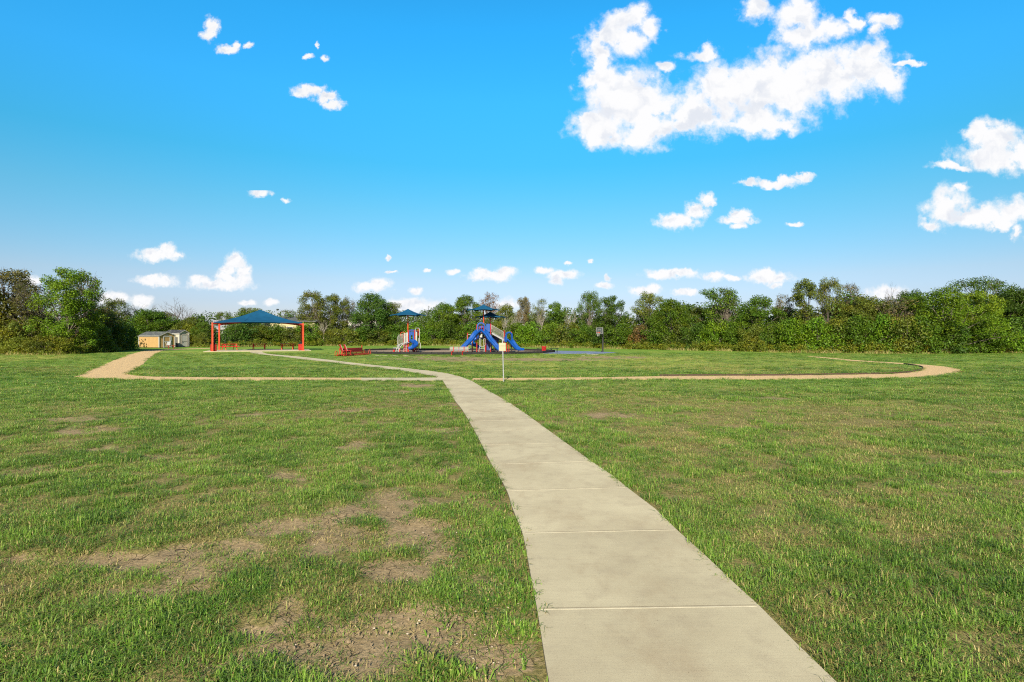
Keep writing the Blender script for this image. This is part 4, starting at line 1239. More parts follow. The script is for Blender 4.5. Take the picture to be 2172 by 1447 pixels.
# ---- red flared litter bin, black backless benches
def bin_():
    x, y = at(1153.8, 747.4)
    o = empty('litter_bin', (x, y, 0), .3, 'flared red slatted litter bin by the corner of the mulch bed', 'litter bin')
    def slats(b):
        n = 22
        for k in range(n):
            a = 2 * math.pi * k / n; ca, sa = math.cos(a), math.sin(a)
            b.tube([(.2 * ca, .2 * sa, .05), (.225 * ca, .225 * sa, .5), (.27 * ca, .27 * sa, .68)], .026, 5)
    part(o, 'slats', RED, slats)
    part(o, 'liner', BRICKRED, lambda b: b.tube([(0, 0, .05), (0, 0, .6)], [.18, .21], 16))
    for rr, z in ((.275, .68), (.225, .45), (.205, .08)):
        part(o, 'ring', RED, lambda b, rr=rr, z=z: b.tube([(rr * math.cos(k * .393), rr * math.sin(k * .393), z) for k in range(16)], .02, 6, closed=True))
bin_()
def flat_bench():
    o = empty('backless_bench', (0, 0, 0), 0)
    part(o, 'seat', BLACK, lambda b: [b.box((0, -.14 + k * .14, .42), (1.0, .125, .045), 0, .01) for k in range(3)])
    for s in (-1, 1):
        part(o, 'leg', BLACK, lambda b, s=s: (b.box((s * .36, 0, .2), (.07, .09, .4), 0, .01), b.box((s * .36, 0, .38), (.08, .4, .05), 0, .01), b.box((s * .36, 0, .01), (.1, .34, .02))))
    return o
fb = flat_bench(); x, y = at(1175.5, 747.6); fb.location = (x, y, .01); fb.rotation_euler.z = .35
tag(fb, 'black backless bench on the court, clear of the red bin', 'bench', 'black backless benches')
f2 = dup(fb); x, y = at(1147.5, 746.6); f2.location = (x, y, .01); f2.rotation_euler.z = .1
tag(f2, 'black backless bench half hidden behind the red flared bin', 'bench', 'black backless benches')

# ---- basketball hoop
def hoop():
    x, y = at(1278.5, 746.5)
    o = empty('basketball_hoop', (x, y, 0), 0, 'black basketball hoop post with clear white framed backboard', 'basketball hoop')
    part(o, 'post', BLACK, lambda b: (b.box((0, 0, 1.18), (.15, .15, 2.36), 0, .015), b.box((0, 0, .02), (.36, .36, .04), 0, .005)))
    n = Vector((-.67, -.74, 0)); s = Vector((.74, -.67, 0)); bc = n * .66 + Vector((0, 0, 2.48)); rz = math.atan2(s.y, s.x)
    part(o, 'arm', BLACK, lambda b: [b.tube([Vector((0, 0, 2.3)) + s * q, bc - n * .04 + s * q * 1.5 + Vector((0, 0, .12))], .03, 6) for q in (-.07, .07)] + [b.tube([Vector((0, 0, 1.75)) + s * q, bc - n * .04 + s * q * 1.5 - Vector((0, 0, .2))], .035, 6) for q in (-.07, .07)])
    part(o, 'spring_arm', WHITE, lambda b: b.tube([Vector((0, 0, 1.98)) + n * .06, bc - n * .05 - Vector((0, 0, .32))], .035, 6))
    bb = part(o, 'backboard', BOARD, lambda b: b.box(tuple(bc), (.9, .03, .66), rz))
    part(bb, 'backboard_frame', WHITE, lambda b: [b.box(tuple(bc + n * .006 + Vector((0, 0, z))), (.93, .05, .026), rz) for z in (-.335, .335)] + [b.box(tuple(bc + n * .006 + s * q), (.026, .05, .63), rz) for q in (-.445, .445)]
         + [b.box(tuple(bc + n * .022 + Vector((0, 0, z))), (.38, .012, .022), rz) for z in (-.2, .13)] + [b.box(tuple(bc + n * .022 + s * q + Vector((0, 0, -.035))), (.022, .012, .31), rz) for q in (-.2, .2)])
    rc = bc + n * .3 + Vector((0, 0, -.24))
    rim = part(o, 'rim', ORANGE, lambda b: (b.tube([rc + Vector((.225 * math.cos(k * .314), .225 * math.sin(k * .314), 0)) for k in range(20)], .018, 6, closed=True), b.tube([rc - n * .22, bc + Vector((0, 0, -.24))], .035, 6), b.box(tuple(bc + n * .03 + Vector((0, 0, -.25))), (.16, .03, .14), rz)))
    def net(b):
        for k in range(12):
            a = k * 2 * math.pi / 12
            for sg in (-1, 1):
                b.tube([rc + Vector((rr * math.cos(a + sg * t), rr * math.sin(a + sg * t), z)) for rr, t, z in ((.22, 0, -.01), (.17, .26, -.15), (.13, .52, -.28), (.12, .78, -.4))], .006, 4)
    part(rim, 'net', WHITE, net)
BOARD = painted('smoked_clear_board', (.06, .07, .075), .15, .1)
hoop()

# ---- sign on a steel post
def sign():
    x, y = at(1068.3, 810)
    o = empty('park_sign', (x, y, 0), 0, 'small cream notice sign on a leaning grey steel post', 'sign')
    part(o, 'post', GALV, lambda b: ([b.tube([(0, 0, -.1), (-.045, 0, 1.745)], .026, 10)]))
    pn = part(o, 'panel', SIGNC, lambda b: b.box((-.055, -.04, 1.435), (.283, .008, .33), 0, .002))
    def marks(b):
        z = 1.475
        for s in (-1, 1): b.box((-.055 + s * .12, -.0455, z), (.028, .002, .022), 0)
        for k in range(9): b.box((-.055 - .08 + k * .02, -.0455, z + .002 * (k % 2)), (.012, .002, .016 + .004 * (k % 3)), 0)
    part(pn, 'lettering', SIGNT, marks)
    for z in (1.3, 1.58): part(pn, 'bolt', GALV, lambda b, z=z: b.tube([(-.05, -.047, z), (-.05, -.03, z)], .009, 8))
SIGNC = painted('faded_cream_sign', (.365, .325, .205), .5, .05, 5)
SIGNT = painted('faded_dark_print', (.1, .085, .04), .6)
sign()

# ---- umbrella canopies of the play structures
def umbrella(o, x, y, r, zr, zp, z0, rot=0.0, sides=6):
    part(o, 'umbrella_pole', ORANGE, lambda b: (vtube(b, x, y, z0, zp - .08, .062, 10)))
    u = part(o, 'umbrella', CLOTH, lambda b: canopy_surface(b, [(x + r * math.cos(rot + 2 * math.pi * k / sides), y + r * math.sin(rot + 2 * math.pi * k / sides), zr) for k in range(sides)], (x, y, zp), .16, 6, .02))
    part(u, 'rib', BLACK, lambda b: [b.tube([(x, y, zp - .14), (x + r * .5 * math.cos(rot + 2 * math.pi * k / sides), y + r * .5 * math.sin(rot + 2 * math.pi * k / sides), (zr + zp) / 2 - .2), (x + r * .97 * math.cos(rot + 2 * math.pi * k / sides), y + r * .97 * math.sin(rot + 2 * math.pi * k / sides), zr - .03)], .02, 5) for k in range(sides)])
def arch_panel(b, cx, z0, z1, w, ww, y, t=.16, M=None):
    """upright hood: an arch with a lower opening"""
    n = 14; r = w / 2; ri = r - ww; zc = z1 - r
    out = [(cx + r, z0)] + [(cx + r * math.cos(math.pi * k / n), zc + r * math.sin(math.pi * k / n)) for k in range(n + 1)] + [(cx - r, z0)]
    inn = [(cx - ri, z0)] + [(cx - ri * math.cos(math.pi * k / n), zc + ri * math.sin(math.pi * k / n)) for k in range(n + 1)] + [(cx + ri, z0)]
    P = out + inn; m = len(P)
    tri = tessellate_polygon([[Vector((p[0], p[1], 0)) for p in P]])
    vs = [(p[0], y, p[1]) for p in P] + [(p[0], y + t, p[1]) for p in P]
    fs = [list(q) for q in tri] + [[m + i for i in q][::-1] for q in tri] + [[i, (i + 1) % m, m + (i + 1) % m, m + i] for i in range(m)]
    if M is not None: vs = [M @ Vector(p) for p in vs]
    b.add(vs, fs)
def slide(o, pts, w=.62, h=.24, n=5):
    return part(o, 'slide', BLUE, lambda b: b.sweep(smooth_line(pts, n), TROUGH(w, h)))
def railing(b, p, q, h, nb, r=.022, rb=.014):
    p, q = Vector(p), Vector(q); up = Vector((0, 0, h))
    b.tube([p, q], r, 6); b.tube([p + up, q + up], r, 6)
    for k in range(nb + 1):
        a = p.lerp(q, k / nb); b.tube([a, a + up], rb if 0 < k < nb else r, 5)

def big_play():
    x, y = at(1019.8, 747.4)
    o = empty('play_structure', (x, y, .03), 0, 'larger blue, red and white play structure with double slide', 'play structure', 'play structures in the mulch bed')
    for (px, py, h) in [(-.45, 0, 3.12), (.5, .05, 2.3), (1.12, 0, 3.2), (-.25, 1.2, 2.9), (.55, 1.2, 2.7), (1.12, 1.2, 3.15), (-1.0, .7, 1.45), (-1.57, .9, 2.15), (1.44, 2.0, 1.65), (1.85, 1.8, 1.2), (2.66, .45, 2.45), (2.66, 1.6, 2.45), (2.95, .1, 1.25), (3.2, .1, 1.3), (3.5, 1.6, 2.3)]:
        part(o, 'post', RED if (px, py) != (-.45, 0) else RED, lambda b, px=px, py=py, h=h: (vtube(b, px, py, -.05, h, .056, 10), vtube(b, px, py, h, h + .03, .062, 10)))
    part(o, 'deck', NAVY, lambda b: (b.box((.33, .6, 2.12), (1.6, 1.25, .1), 0, .02), b.box((3.1, 1.0, 1.2), (.95, 1.2, .1), 0, .02)))
    umbrella(o, .3, .6, 1.86, 4.83, 5.46, 2.1, 0.06)
    umbrella(o, 1.0, 2.1, 1.82, 4.05, 4.68, .0, .2)
    part(o, 'slide_hood', BLUE, lambda b: arch_panel(b, .03, 2.15, 3.4, .93, .15, -.12, .2))
    slide(o, [(-.02, .05, 2.36), (-.22, -.25, 2.34), (-.55, -.6, 2.02), (-.95, -.95, 1.45), (-1.35, -1.3, 1.0), (-1.75, -1.6, .55), (-2.05, -1.85, .3), (-2.35, -2.1, .24)])
    slide(o, [(.08, .05, 2.36), (.28, -.25, 2.34), (.62, -.6, 2.05), (1.02, -.95, 1.48), (1.42, -1.3, 1.02), (1.85, -1.6, .55), (2.2, -1.85, .25), (2.55, -2.05, .18)])
    part(o, 'wall_panel', BLUE, lambda b: b.box((.83, .02, 2.74), (.5, .06, .94), 0, .02), )
    part(o, 'wall_panel', BLUE, lambda b: [b.box((.4, 1.2, 2.6), (1.3, .05, .8), 0, .02)])
    part(o, 'inner_bar', RED, lambda b: [vtube(b, q, .35, 2.17, 2.98, .035, 6) for q in (-.22, .06, .27)])
    for yy in (.05, 1.15):
        part(o, 'ramp_railing', WHITE, lambda b, yy=yy: railing(b, (1.2, yy, 2.3), (2.58, yy + .35, 1.5), .8, 13, .02, .010))
    def ramp(b):
        a, c = Vector((1.15, .65, 2.14)), Vector((2.66, 1.0, 1.28)); d = c - a
        b.sweep([a, c], [(-.6, -.09), (.6, -.09), (.6, .05), (-.6, .05)], smooth=False)
    part(o, 'ramp', GREYM, ramp)
    M2 = Matrix.Translation((3.2, .05, 0)) @ Matrix.Rotation(.35, 4, 'Z')
    part(o, 'slide_hood', BLUE, lambda b: (arch_panel(b, 0, 1.15, 2.32, .86, .16, -.1, .2, M2), b.box((-.38 + 3.2, .05, 1.45), (.3, .16, .6), .35, .03)))
    slide(o, [(3.2, .1, 1.3), (3.34, -.2, 1.27), (3.56, -.5, 1.0), (3.85, -.8, .62), (4.15, -1.1, .35), (4.45, -1.35, .24), (4.75, -1.55, .24)], .6)
    part(o, 'slide_leg', BLACK, lambda b: [b.tube([(3.55, -.35, 0), (3.4, -.2, 1.0)], .05, 6), vtube(b, 4.3, -1.3, 0, .25, .04, 6)])
    part(o, 'rail_loop', WHITE, lambda b: (b.tube([(-1.62, .9, 1.4), (-1.62, .9, 1.95), (-1.55, .9, 2.0), (-1.2, .9, 2.0)], .03, 6), b.tube([(-1.5, .9, .05), (-1.5, .9, .68), (-1.08, .9, .68), (-1.08, .9, .05)], .028, 6), b.tube([(-1.5, .9, .4), (-1.08, .9, .4)], .022, 6), b.box((-1.06, .66, .75), (.09, .07, 1.4), 0, .02)))
    def climber(b):
        for x0 in (-.16, .5):
            sx = 1 if x0 > 0 else -1
            b.tube([(x0 - sx * .02, -.1, 1.52), (x0 - sx * .2 + sx * .02, -.1, 1.5), (x0 - sx * .16, -.12, .75), (x0 - sx * .02, -.14, .68)], .028, 6)
            b.tube([(x0, -.1, 1.55), (x0 + sx * .0, -.12, .8), (x0 - sx * .08, -.3, .62)], .028, 6)
        b.tube([(-.2, -.4, .0), (-.17, -.4, .45), (-.05, -.35, .63), (.38, -.35, .63), (.42, -.4, .45), (.4, -.4, .0)], .034, 7)
        b.box((.17, -.3, .64), (.5, .24, .05), 0, .02); b.tube([(-.18, -.4, .38), (.42, -.4, .38)], .024, 6)
    part(o, 'ladder', WHITE, climber)
    part(o, 'play_panel', WHITE, lambda b: b.box((.02, -.05, 1.9), (.3, .05, .5), 0, .02))
    part(o, 'play_panel', NAVY, lambda b: (b.box((.9, .85, .78), (.66, .06, 1.2), 0, .03), b.box((.35, .8, 1.55), (.9, .06, .22), 0, .02)))
    def spiral(b):
        pts = [(-.62 + .62 * math.cos(a), 1.9 + .62 * math.sin(a), 1.85 - a * .27) for a in np.linspace(-.4, 5.4, 30)]
        b.sweep(pts, TROUGH(.55, .28))
    part(o, 'spiral_slide', BLUE, spiral)
    part(o, 'crawl_tunnel', NAVY, lambda b: b.tube([(1.3, 1.5, 1.5), (1.6, 1.45, 1.52), (2.05, 1.4, 1.5)], [.36, .4, .36], 16))
    part(o, 'step', GREYM, lambda b: [b.box((1.5 + .25 * k, 1.0, .25 + .2 * k), (.25, .8, .06), 0, .01) for k in range(4)])
    part(o, 'climbing_bar', WHITE, lambda b: [b.tube([(1.05, -.2, .2), (1.12, -.1, .8), (1.12, .0, 1.0)], .025, 6), b.tube([(1.9, .2, .1), (1.9, .2, .6)], .025, 6)])
big_play()

def small_play():
    x, y = at(866, 747)
    o = empty('play_structure', (x, y, .03), 0, 'smaller play structure with one umbrella and curved blue slide', 'play structure', 'play structures in the mulch bed')
    for (px, py, h) in [(.02, 0, 2.5), (.73, 0, 2.5), (1.0, .85, 2.65), (-.15, .9, 2.3), (-.62, .5, 2.1), (-.64, 1.4, 2.1), (.73, 1.1, 2.5)]:
        part(o, 'post', RED, lambda b, px=px, py=py, h=h: (vtube(b, px, py, -.05, h, .058, 10)))
    part(o, 'deck', NAVY, lambda b: (b.box((.42, .5, 1.1), (1.15, 1.1, .09), 0, .02), b.box((-.4, .95, .95), (.5, .95, .08), 0, .02)))
    umbrella(o, -.14, .55, 2.08, 4.24, 4.98, .0, .12)
    def hood(b):
        b.box((.2, -.03, 1.75), (.2, .06, 1.05), 0, .03); b.box((.58, -.03, 1.75), (.16, .06, 1.05), 0, .03); b.box((.38, -.03, 2.1), (.3, .06, .4), 0, .03); b.box((.38, -.03, 1.32), (.3, .06, .2), 0, .03)
    part(o, 'slide_panel', BLUE, hood)
    part(o, 'roof_arch', NAVY, lambda b: (arch_panel(b, .37, 2.2, 2.6, .72, .14, .1, .12), arch_panel(b, .45, 2.2, 2.58, .8, .16, 1.0, .1)))
    slide(o, [(.36, .02, 1.22), (.55, -.3, 1.15), (.85, -.65, .95), (1.0, -1.05, .72), (.88, -1.42, .52), (.6, -1.62, .38), (.34, -1.7, .34)], .52, .26)
    part(o, 'slide_leg', BLACK, lambda b: [vtube(b, .75, -1.5, 0, .4, .04, 6), vtube(b, .9, -.9, 0, .75, .04, 6)])
    part(o, 'stair_railing', WHITE, lambda b: (railing(b, (-.1, .05, 1.05), (-1.3, .75, .8), 1.12, 11, .022, .014)))
    part(o, 'stair_railing', WHITE, lambda b: (railing(b, (-.15, 1.0, 1.05), (-1.3, 1.7, .8), 1.1, 11, .022, .012)))
    part(o, 'barrier_panel', WHITE, lambda b: (b.box((-.13, -.02, 1.65), (.17, .05, 1.15), 0, .02), b.box((.92, .05, 1.75), (.16, .05, 1.1), 0, .02), b.box((-.45, .2, 1.6), (.2, .04, 1.1), -.5, .02)))
    part(o, 'end_loop', WHITE, lambda b: b.tube([(-1.32, .76, .75), (-1.4, .78, 1.0), (-1.42, .8, 1.5), (-1.36, .8, 1.75), (-1.25, .75, 1.82)], .028, 6))
    part(o, 'steering_wheel', ORANGE, lambda b: (b.tube([(-.82 + .3 * math.cos(k * .35), 1.0, 1.98 + .3 * math.sin(k * .35)) for k in range(18)], .035, 6, closed=True), b.tube([(-1.1, 1.0, 1.98), (-.54, 1.0, 1.98)], .025, 6)))
    def lad(b):
        for x0, y0 in ((-1.28, -.75), (-.93, -.95)):
            b.tube([(x0, y0, 0), (x0 + .05, y0 + .02, .3), (x0 + .2, y0 + .12, .62), (x0 + .42, y0 + .3, .88), (x0 + .7, y0 + .55, 1.02), (x0 + 1.05, y0 + .8, 1.06)], .033, 7)
        for (xx, yy, z) in ((-.12 * 0 + 0, 0, .12), (.06, .03, .36), (.2, .12, .62), (.42, .3, .88), (.7, .55, 1.02)):
            b.tube([(-1.28 + xx, -.75 + yy, z), (-.93 + xx, -.95 + yy, z)], .026, 6)
    part(o, 'arched_ladder', WHITE, lad)
    part(o, 'ladder', WHITE, lambda b: [vtube(b, q, -.06, 0, 1.05, .026, 6) for q in (-.5, -.16)] + [b.tube([(-.5, -.06, z), (-.16, -.06, z)], .022, 6) for z in (.2, .42, .64, .86)])
    part(o, 'climbing_pole', WHITE, lambda b: (b.tube([(.84, .0, 1.2), (.84, -.02, 2.62), (.9, -.05, 2.74), (1.24, -.15, 2.72), (1.33, -.17, 2.6), (1.31, -.2, 1.15), (1.44, -.25, .95), (1.46, -.25, .5), (1.4, -.25, .38)], .034, 7), b.tube([(1.2, -.2, .1), (1.2, -.2, 1.5), (1.3, -.2, 1.6)], .026, 6), b.tube([(1.2, -.2, .68), (1.45, -.25, .68)], .024, 6)))
    part(o, 'transfer_step', GREYM, lambda b: (b.box((-1.55, .9, .42), (.62, .8, .07), 0, .02), b.box((-1.25, .85, .68), (.4, .75, .07), 0, .02), b.box((-1.2, .85, .4), (.06, .7, .5), 0)))
    part(o, 'foot_block', RED, lambda b: [b.box((-1.62, -.1, .12), (.22, .3, .24), 0, .03), b.box((.75, -.6, .12), (.22, .3, .24), 0, .03), b.box((-1.1, .6, .2), (.12, .12, .4), 0, .02), b.box((-.35, .35, .5), (.12, .12, 1.0), 0, .02)])
    part(o, 'underdeck_panel', BRICKRED, lambda b: b.box((-.35, .6, .5), (.5, .05, .8), 0, .02))
small_play()

# ---- houses and lamp seen through the trees
def house(px0, px1, Y, eave, ridge, wallm, label, win, roofm, axis=0):
    x0 = (px0 - CX) / F * Y; x1 = (px1 - CX) / F * Y; W = x1 - x0; D = 9.0; he = hgt(eave, Y); hr = hgt(ridge, Y)
    o = empty('house', ((x0 + x1) / 2, Y, 0), 0, label, 'house', 'houses beyond the trees')
    part(o, 'wall', wallm, lambda b: (b.prism([(-W/2, 0), (W/2, 0), (W/2, D), (-W/2, D)], -.1, he), b.add([(-W/2, 0, he), (-W/2, D, he), (-W/2, D/2, hr - .1), (W/2, 0, he), (W/2, D, he), (W/2, D/2, hr - .1)], [(0, 2, 1), (3, 4, 5)])))
    def roof(b):
        ov = .4
        for s in (0, 1):
            y0 = -ov if s == 0 else D + ov; vs = [(-W/2 - ov, y0, he - .1), (W/2 + ov, y0, he - .1), (W/2 + ov, D/2, hr), (-W/2 - ov, D/2, hr)]
            vs += [(a, c, z + .15) for a, c, z in vs]; fs = [(0, 3, 2, 1), (4, 5, 6, 7), (0, 1, 5, 4), (1, 2, 6, 5), (3, 0, 4, 7)]
            b.add(vs, fs if s == 0 else [f[::-1] for f in fs])
    part(o, 'roof', roofm, roof)
    for k in range(win):
        wx = -W / 2 + W * (k + .5) / win
        w = part(o, 'window', GLASS, lambda b, wx=wx: b.box((wx, -.02, he * .62), (1.1, .06, 1.3)))
        part(w, 'window_frame', TRIMW, lambda b, wx=wx: [b.box((wx + s * .6, -.04, he * .62), (.1, .09, 1.5)) for s in (-1, 1)] + [b.box((wx, -.04, he * .62 + s * .7), (1.1, .09, .1)) for s in (-1, 1)])
house(562, 668, 109.5, 682, 672, YELLOWW, 'pale yellow house with a grey roof behind the large canopy', 5, SHING)
house(447, 478, 104, 698, 690, TRIMW, 'white outbuilding glimpsed between the two left canopy posts', 1, TRIMW)
house(738, 800, 114, 677, 667, TRIMW, 'white house glimpsed between trees above the orange glider', 4, SHING)
house(1092, 1186, 104, 684, 676, TRIMW, 'white house glimpsed through pale trunks right of the larger play structure', 5, SHING)
def lamp():
    Y = 135; x = (589.6 - CX) / F * Y; h = hgt(656, Y)
    o = empty('street_lamp', (x, Y, 0), 0, 'tall dark street lamp pole behind the right slope of the large canopy', 'street lamp')
    part(o, 'pole', GREYM, lambda b: b.tube([(0, 0, 0), (0, 0, h)], [.12, .08], 8))
    part(o, 'lamp_head', BLACK, lambda b: b.box((0, -.15, h - .05), (.4, .75, .22), 0, .05))
lamp()
# ---------------------------------------------------------------- camera, sun, sky with clouds
cam = bpy.data.cameras.new('camera'); co = bpy.data.objects.new('camera', cam); COL.objects.link(co)
cam.sensor_fit = 'HORIZONTAL'; cam.sensor_width = 36; cam.lens = F / 2172 * 36; cam.clip_start = .1; cam.clip_end = 8000
cam.shift_y = -(1447 / 2 - HOR) / 2172
co.location = (0, 0, EYE); co.rotation_euler = (R(90), 0, 0); scene.camera = co

SUN_EL, SUN_AZ = R(29), R(186)          # azimuth measured clockwise from +Y: the sun stands behind the camera, a little to its left
ts = Vector((math.sin(SUN_AZ) * math.cos(SUN_EL), math.cos(SUN_AZ) * math.cos(SUN_EL), math.sin(SUN_EL)))
sl = bpy.data.lights.new('sun', 'SUN'); sl.energy = 5.0; sl.angle = R(.53); sl.color = (1, .92, .76)
so = bpy.data.objects.new('sun', sl); COL.objects.link(so); so.rotation_euler = ts.to_track_quat('Z', 'Y').to_euler()

CLOUD_A = [(1330,215,98,82),(1275,268,62,42),(1372,275,82,44),(1395,225,34,34),(1295,170,50,40),(1262,120,38,50),(1300,62,48,36),(1345,42,40,30),(1388,62,28,26),(1330,95,46,36),(1245,180,30,26),
  (1475,235,92,52),(1555,190,104,72),(1650,185,110,76),(1755,165,105,68),(1835,140,76,56),(1884,165,42,42),(1600,258,104,28),(1645,268,70,20),(1452,268,34,20),(1850,105,40,28),
  (1484,110,38,15),(1416,136,26,14),(1606,18,40,34),(1692,28,48,40),(1720,70,66,36),(1690,84,58,26),(1765,60,42,30),(1802,35,14,26),(1862,42,38,16),(1850,62,18,14),(1802,52,20,14),(1925,132,34,8),
  (2095,330,76,30),(2070,284,40,20),(2120,300,52,40),(2018,352,38,10),(2165,330,46,38),(2010,436,46,40),(2080,460,86,28),(2150,448,52,32),(1966,470,24,14),(2164,500,18,16),(2128,482,30,12),(2030,402,22,12),
  (1650,389,62,11),(1592,390,36,8),(1712,380,32,9),(1690,378,22,8)]
CLOUD_B = [(448,60,17,25),(440,76,18,10),(485,104,26,11),(500,98,10,8),(525,98,11,9),(653,121,11,5),(689,123,10,8),(675,98,5,8),(655,192,38,14),(640,198,26,9),(692,206,28,14),(706,222,26,12)]
CLOUD_C = [(605,425,14,6),(1436,470,52,17),(1478,448,30,19),(1500,420,19,15),(1510,432,10,9),(1565,466,42,9),(1572,453,26,12),(1567,479,16,8),(1686,476,20,5),(552,410,26,9),(330,393,20,8),(115,395,18,8),(2160,500,18,14),
  (333,541,54,15),(352,528,26,13),(378,538,14,6),(335,596,50,12),(320,590,24,10),(468,603,68,14),(500,556,25,26),(516,574,20,20),(510,597,24,20),(484,573,20,12),(425,596,28,12),(480,588,30,14),
  (788,610,40,13),(806,602,24,14),(778,606,18,10),(882,617,15,10),(961,577,13,6),(823,550,7,6),(1040,585,56,13),(1072,577,26,14),(1022,578,18,10),(1155,574,26,8),(1192,582,42,11),(1182,596,14,10),(1207,584,14,8),(1253,554,7,6),(1206,558,8,4),(1280,607,18,7),(1286,592,7,9),
  (1425,581,60,10),(1400,586,30,9),(1460,576,24,8),(1514,587,28,10),(1550,589,20,7),(1630,588,50,15),(1620,580,26,11),(1645,604,14,8),(1366,616,36,12),(1385,610,22,9),(1448,620,22,9),(1470,622,14,7),
  (240,634,44,15),(300,640,26,16),(66,598,22,14),(575,642,16,8),(526,642,22,7),(1880,624,50,18),(870,648,80,16),(1075,645,30,14),(830,577,14,3),(908,573,9,4),(655,625,16,4)]
def build_world():
    w = bpy.data.worlds.new('World'); scene.world = w; w.use_nodes = True
    nt = NT(w.node_tree); nt.n.clear()
    out = nt.new('ShaderNodeOutputWorld')
    sky = nt.new('ShaderNodeTexSky', sky_type='NISHITA'); sky.sun_disc = False; sky.sun_elevation = SUN_EL; sky.sun_rotation = SUN_AZ
    sky.air_density = 1.0; sky.dust_density = SKY_DUST; sky.ozone_density = 1.5; sky.altitude = 200
    tc = nt.new('ShaderNodeTexCoord').outputs['Generated']
    hs = nt.new('ShaderNodeHueSaturation'); hs.inputs['Saturation'].default_value = SKY_SAT; hs.inputs['Hue'].default_value = SKY_HUE; nt.l.new(sky.outputs[0], hs.inputs['Color'])
    sep = nt.new('ShaderNodeSeparateXYZ'); nt.l.new(tc, sep.inputs[0])
    X, Y, Z = sep.outputs
    tint = c4(SKY_STOPS[0][1])
    for (za, _), (zb, cb) in zip(SKY_STOPS, SKY_STOPS[1:]):
        mr = nt.new('ShaderNodeMapRange'); nt.l.new(Z, mr.inputs[0]); mr.inputs[1].default_value = za; mr.inputs[2].default_value = zb
        tint = nt.mix(mr.outputs[0], tint, c4(cb))
    tint = nt.mix(nt.ramp(Y, .1, .6), c4((.62, .60, .56)), tint)      # the sun's side of the sky is whiter
    base = nt.vec('MULTIPLY', hs.outputs[0], tint)
    ysafe = nt.math('MAXIMUM', Y, .05)
    u = nt.math('MULTIPLY_ADD', nt.math('DIVIDE', X, ysafe), F, CX)
    v = nt.math('MULTIPLY_ADD', nt.math('DIVIDE', Z, ysafe), -F, HOR)
    P = nt.new('ShaderNodeCombineXYZ'); nt.l.new(u, P.inputs[0]); nt.l.new(v, P.inputs[1]); P = P.outputs[0]
    bg0 = nt.new('ShaderNodeBackground'); nt.l.new(base, bg0.inputs[0]); bg0.inputs[1].default_value = SKY_STR
    def clouds(blobs, sc, amp, edge, white):
        wn = nt.noise(P, sc, 5, .62, '2D', True)
        wv = nt.vec('MULTIPLY', nt.vec('SUBTRACT', wn, (.5, .5, .5)), (amp * 1.35, amp, 0))
        Q = nt.vec('ADD', P, wv); acc = None
        for (cx, cy, rx, ry) in blobs:
            d = nt.vec('MULTIPLY', nt.vec('SUBTRACT', Q, (cx, cy, 0)), (1 / rx, 1 / ry, 0))
            l = nt.vec('LENGTH', d, out=1)
            acc = l if acc is None else nt.math('SMOOTH_MIN', acc, l, .25)
        n2 = nt.noise(P, sc * 1.9, 6, .6, '2D'); n4 = nt.noise(P, sc * 9, 4, .6, '2D')
        f = nt.math('ADD', nt.math('SUBTRACT', 1.24, acc), nt.math('MULTIPLY', nt.math('SUBTRACT', n2, .5), edge))
        f = nt.math('SUBTRACT', f, nt.math('MULTIPLY', nt.ramp(f, .6, .0, 0, 1), nt.math('MULTIPLY', n4, .1)))
        thin = nt.math('MAXIMUM', nt.ramp(nt.noise(P, sc * 3.2, 5, .62, '2D'), .32, .58, .5, 1.0), nt.ramp(f, .25, .68))
        a = nt.math('MULTIPLY', nt.ramp(f, -.06, .78), thin)
        # relief: darker where more cloud stands above towards the light
        nA = nt.noise(Q, sc * .9, 5, .52, '2D'); nB = nt.noise(nt.vec('ADD', Q, (-.1 / sc, -.24 / sc, 0)), sc * .9, 5, .52, '2D')
        sh = nt.math('MULTIPLY', nt.ramp(f, .25, .9), nt.ramp(nt.math('SUBTRACT', nB, nA), -.02, .2), clamp=True)
        c = nt.mix(nt.math('MULTIPLY', sh, .95), c4([q * white for q in (1.0, 1.0, 1.01)]), c4([q * white for q in (.78, .82, .90)]))
        b = nt.new('ShaderNodeBackground'); b.inputs[1].default_value = 1.0
        skyc = nt.vec('SCALE', base); skyc.node.inputs['Scale'].default_value = SKY_STR
        nt.l.new(nt.mix(a, skyc, c), b.inputs[0]); return b.outputs[0]
    A = clouds(CLOUD_A, .011, 62, 1.45, WHT); B = clouds(CLOUD_B, .03, 20, 1.2, WHT * .97); C = clouds(CLOUD_C, .028, 20, 1.0, WHT)
    def gate(*conds):
        r = None
        for c in conds: r = c if r is None else nt.math('MULTIPLY', r, c)
        return r
    front = nt.math('GREATER_THAN', Y, .3)
    low = nt.math('GREATER_THAN', v, 404); right = nt.math('GREATER_THAN', u, 1150); farr = nt.math('GREATER_THAN', u, 1900)
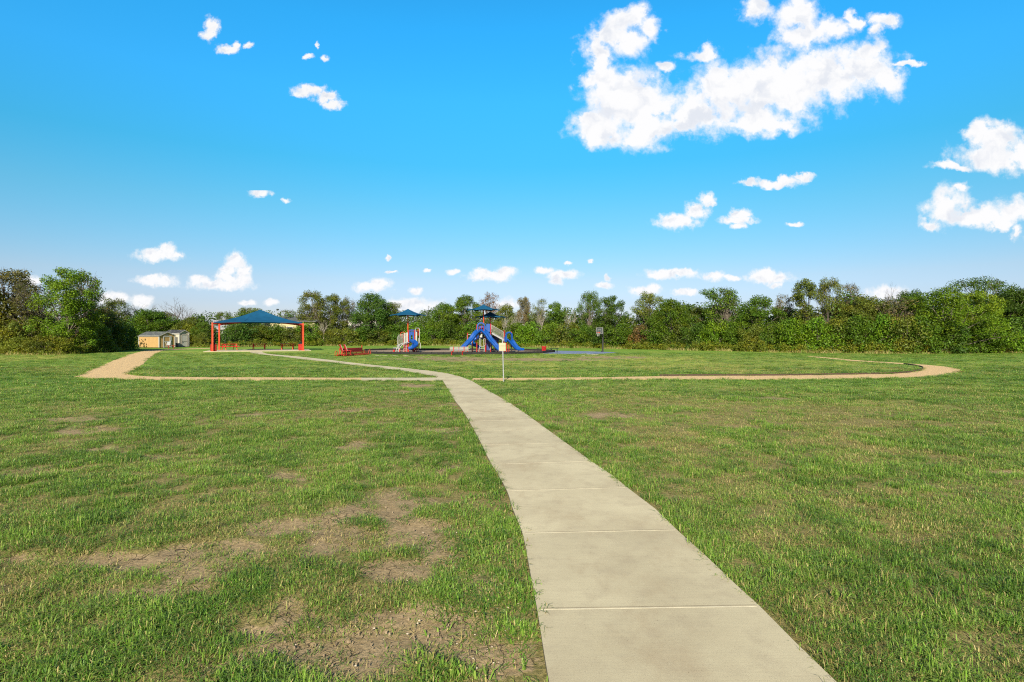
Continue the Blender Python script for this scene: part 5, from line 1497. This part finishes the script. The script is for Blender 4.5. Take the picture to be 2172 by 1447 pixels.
    vis = nt.math('MULTIPLY', nt.math('LESS_THAN', v, 720), nt.math('GREATER_THAN', v, -150)); vis = nt.math('MULTIPLY', vis, nt.math('LESS_THAN', nt.math('ABSOLUTE', nt.math('SUBTRACT', u, CX)), 1500))
    on = nt.math('MULTIPLY', front, vis)
    notlow = nt.math('SUBTRACT', 1, low)
    gA = nt.math('MULTIPLY', on, nt.math('MAXIMUM', nt.math('MULTIPLY', notlow, right), nt.math('MULTIPLY', farr, nt.math('LESS_THAN', v, 550))))
    gB = nt.math('MULTIPLY', on, nt.math('MULTIPLY', notlow, nt.math('SUBTRACT', 1, right)))
    gC = nt.math('MULTIPLY', on, nt.math('MULTIPLY', low, nt.math('SUBTRACT', 1, nt.math('MULTIPLY', farr, nt.math('LESS_THAN', v, 550)))))
    cur = bg0.outputs[0]
    for g_, s_ in ((gA, A), (gB, B), (gC, C)):
        mx = nt.new('ShaderNodeMixShader'); nt.l.new(g_, mx.inputs[0]); nt.l.new(cur, mx.inputs[1]); nt.l.new(s_, mx.inputs[2]); cur = mx.outputs[0]
    nt.l.new(cur, out.inputs['Surface'])
    w.cycles.sampling_method = 'MANUAL'; w.cycles.sample_map_resolution = 256
WHT = .99 / 2 ** .82
SKY_DUST, SKY_SAT, SKY_HUE, SKY_STR = .6, 1.25, .5, .1
SKY_STOPS = [(.0, (.5, .5, .8)), (.057, (.53, .53, .71)), (.096, (.607, .60, .68)), (.211, (.455, .854, .818)), (.286, (.304, 1.016, .987)), (.38, (.33, 1.3, 1.4)), (.473, (.30, 1.44, 1.54)), (.56, (.30, 1.4, 1.5)), (.75, (.45, .6, .6))]
build_world()

vs_ = scene.view_settings; vs_.view_transform = 'Standard'; vs_.look = 'None'; vs_.exposure = .82; vs_.gamma = 1.0; vs_.use_curve_mapping = False
scene.display_settings.display_device = 'sRGB'
cy = scene.cycles; cy.filter_width = 1.15; cy.max_bounces = 6; cy.diffuse_bounces = 3; cy.glossy_bounces = 2; cy.transmission_bounces = 3; cy.transparent_max_bounces = 6
cy.caustics_reflective = False; cy.caustics_refractive = False; cy.sample_clamp_indirect = 6
try: cy.use_denoising = False
except Exception: pass
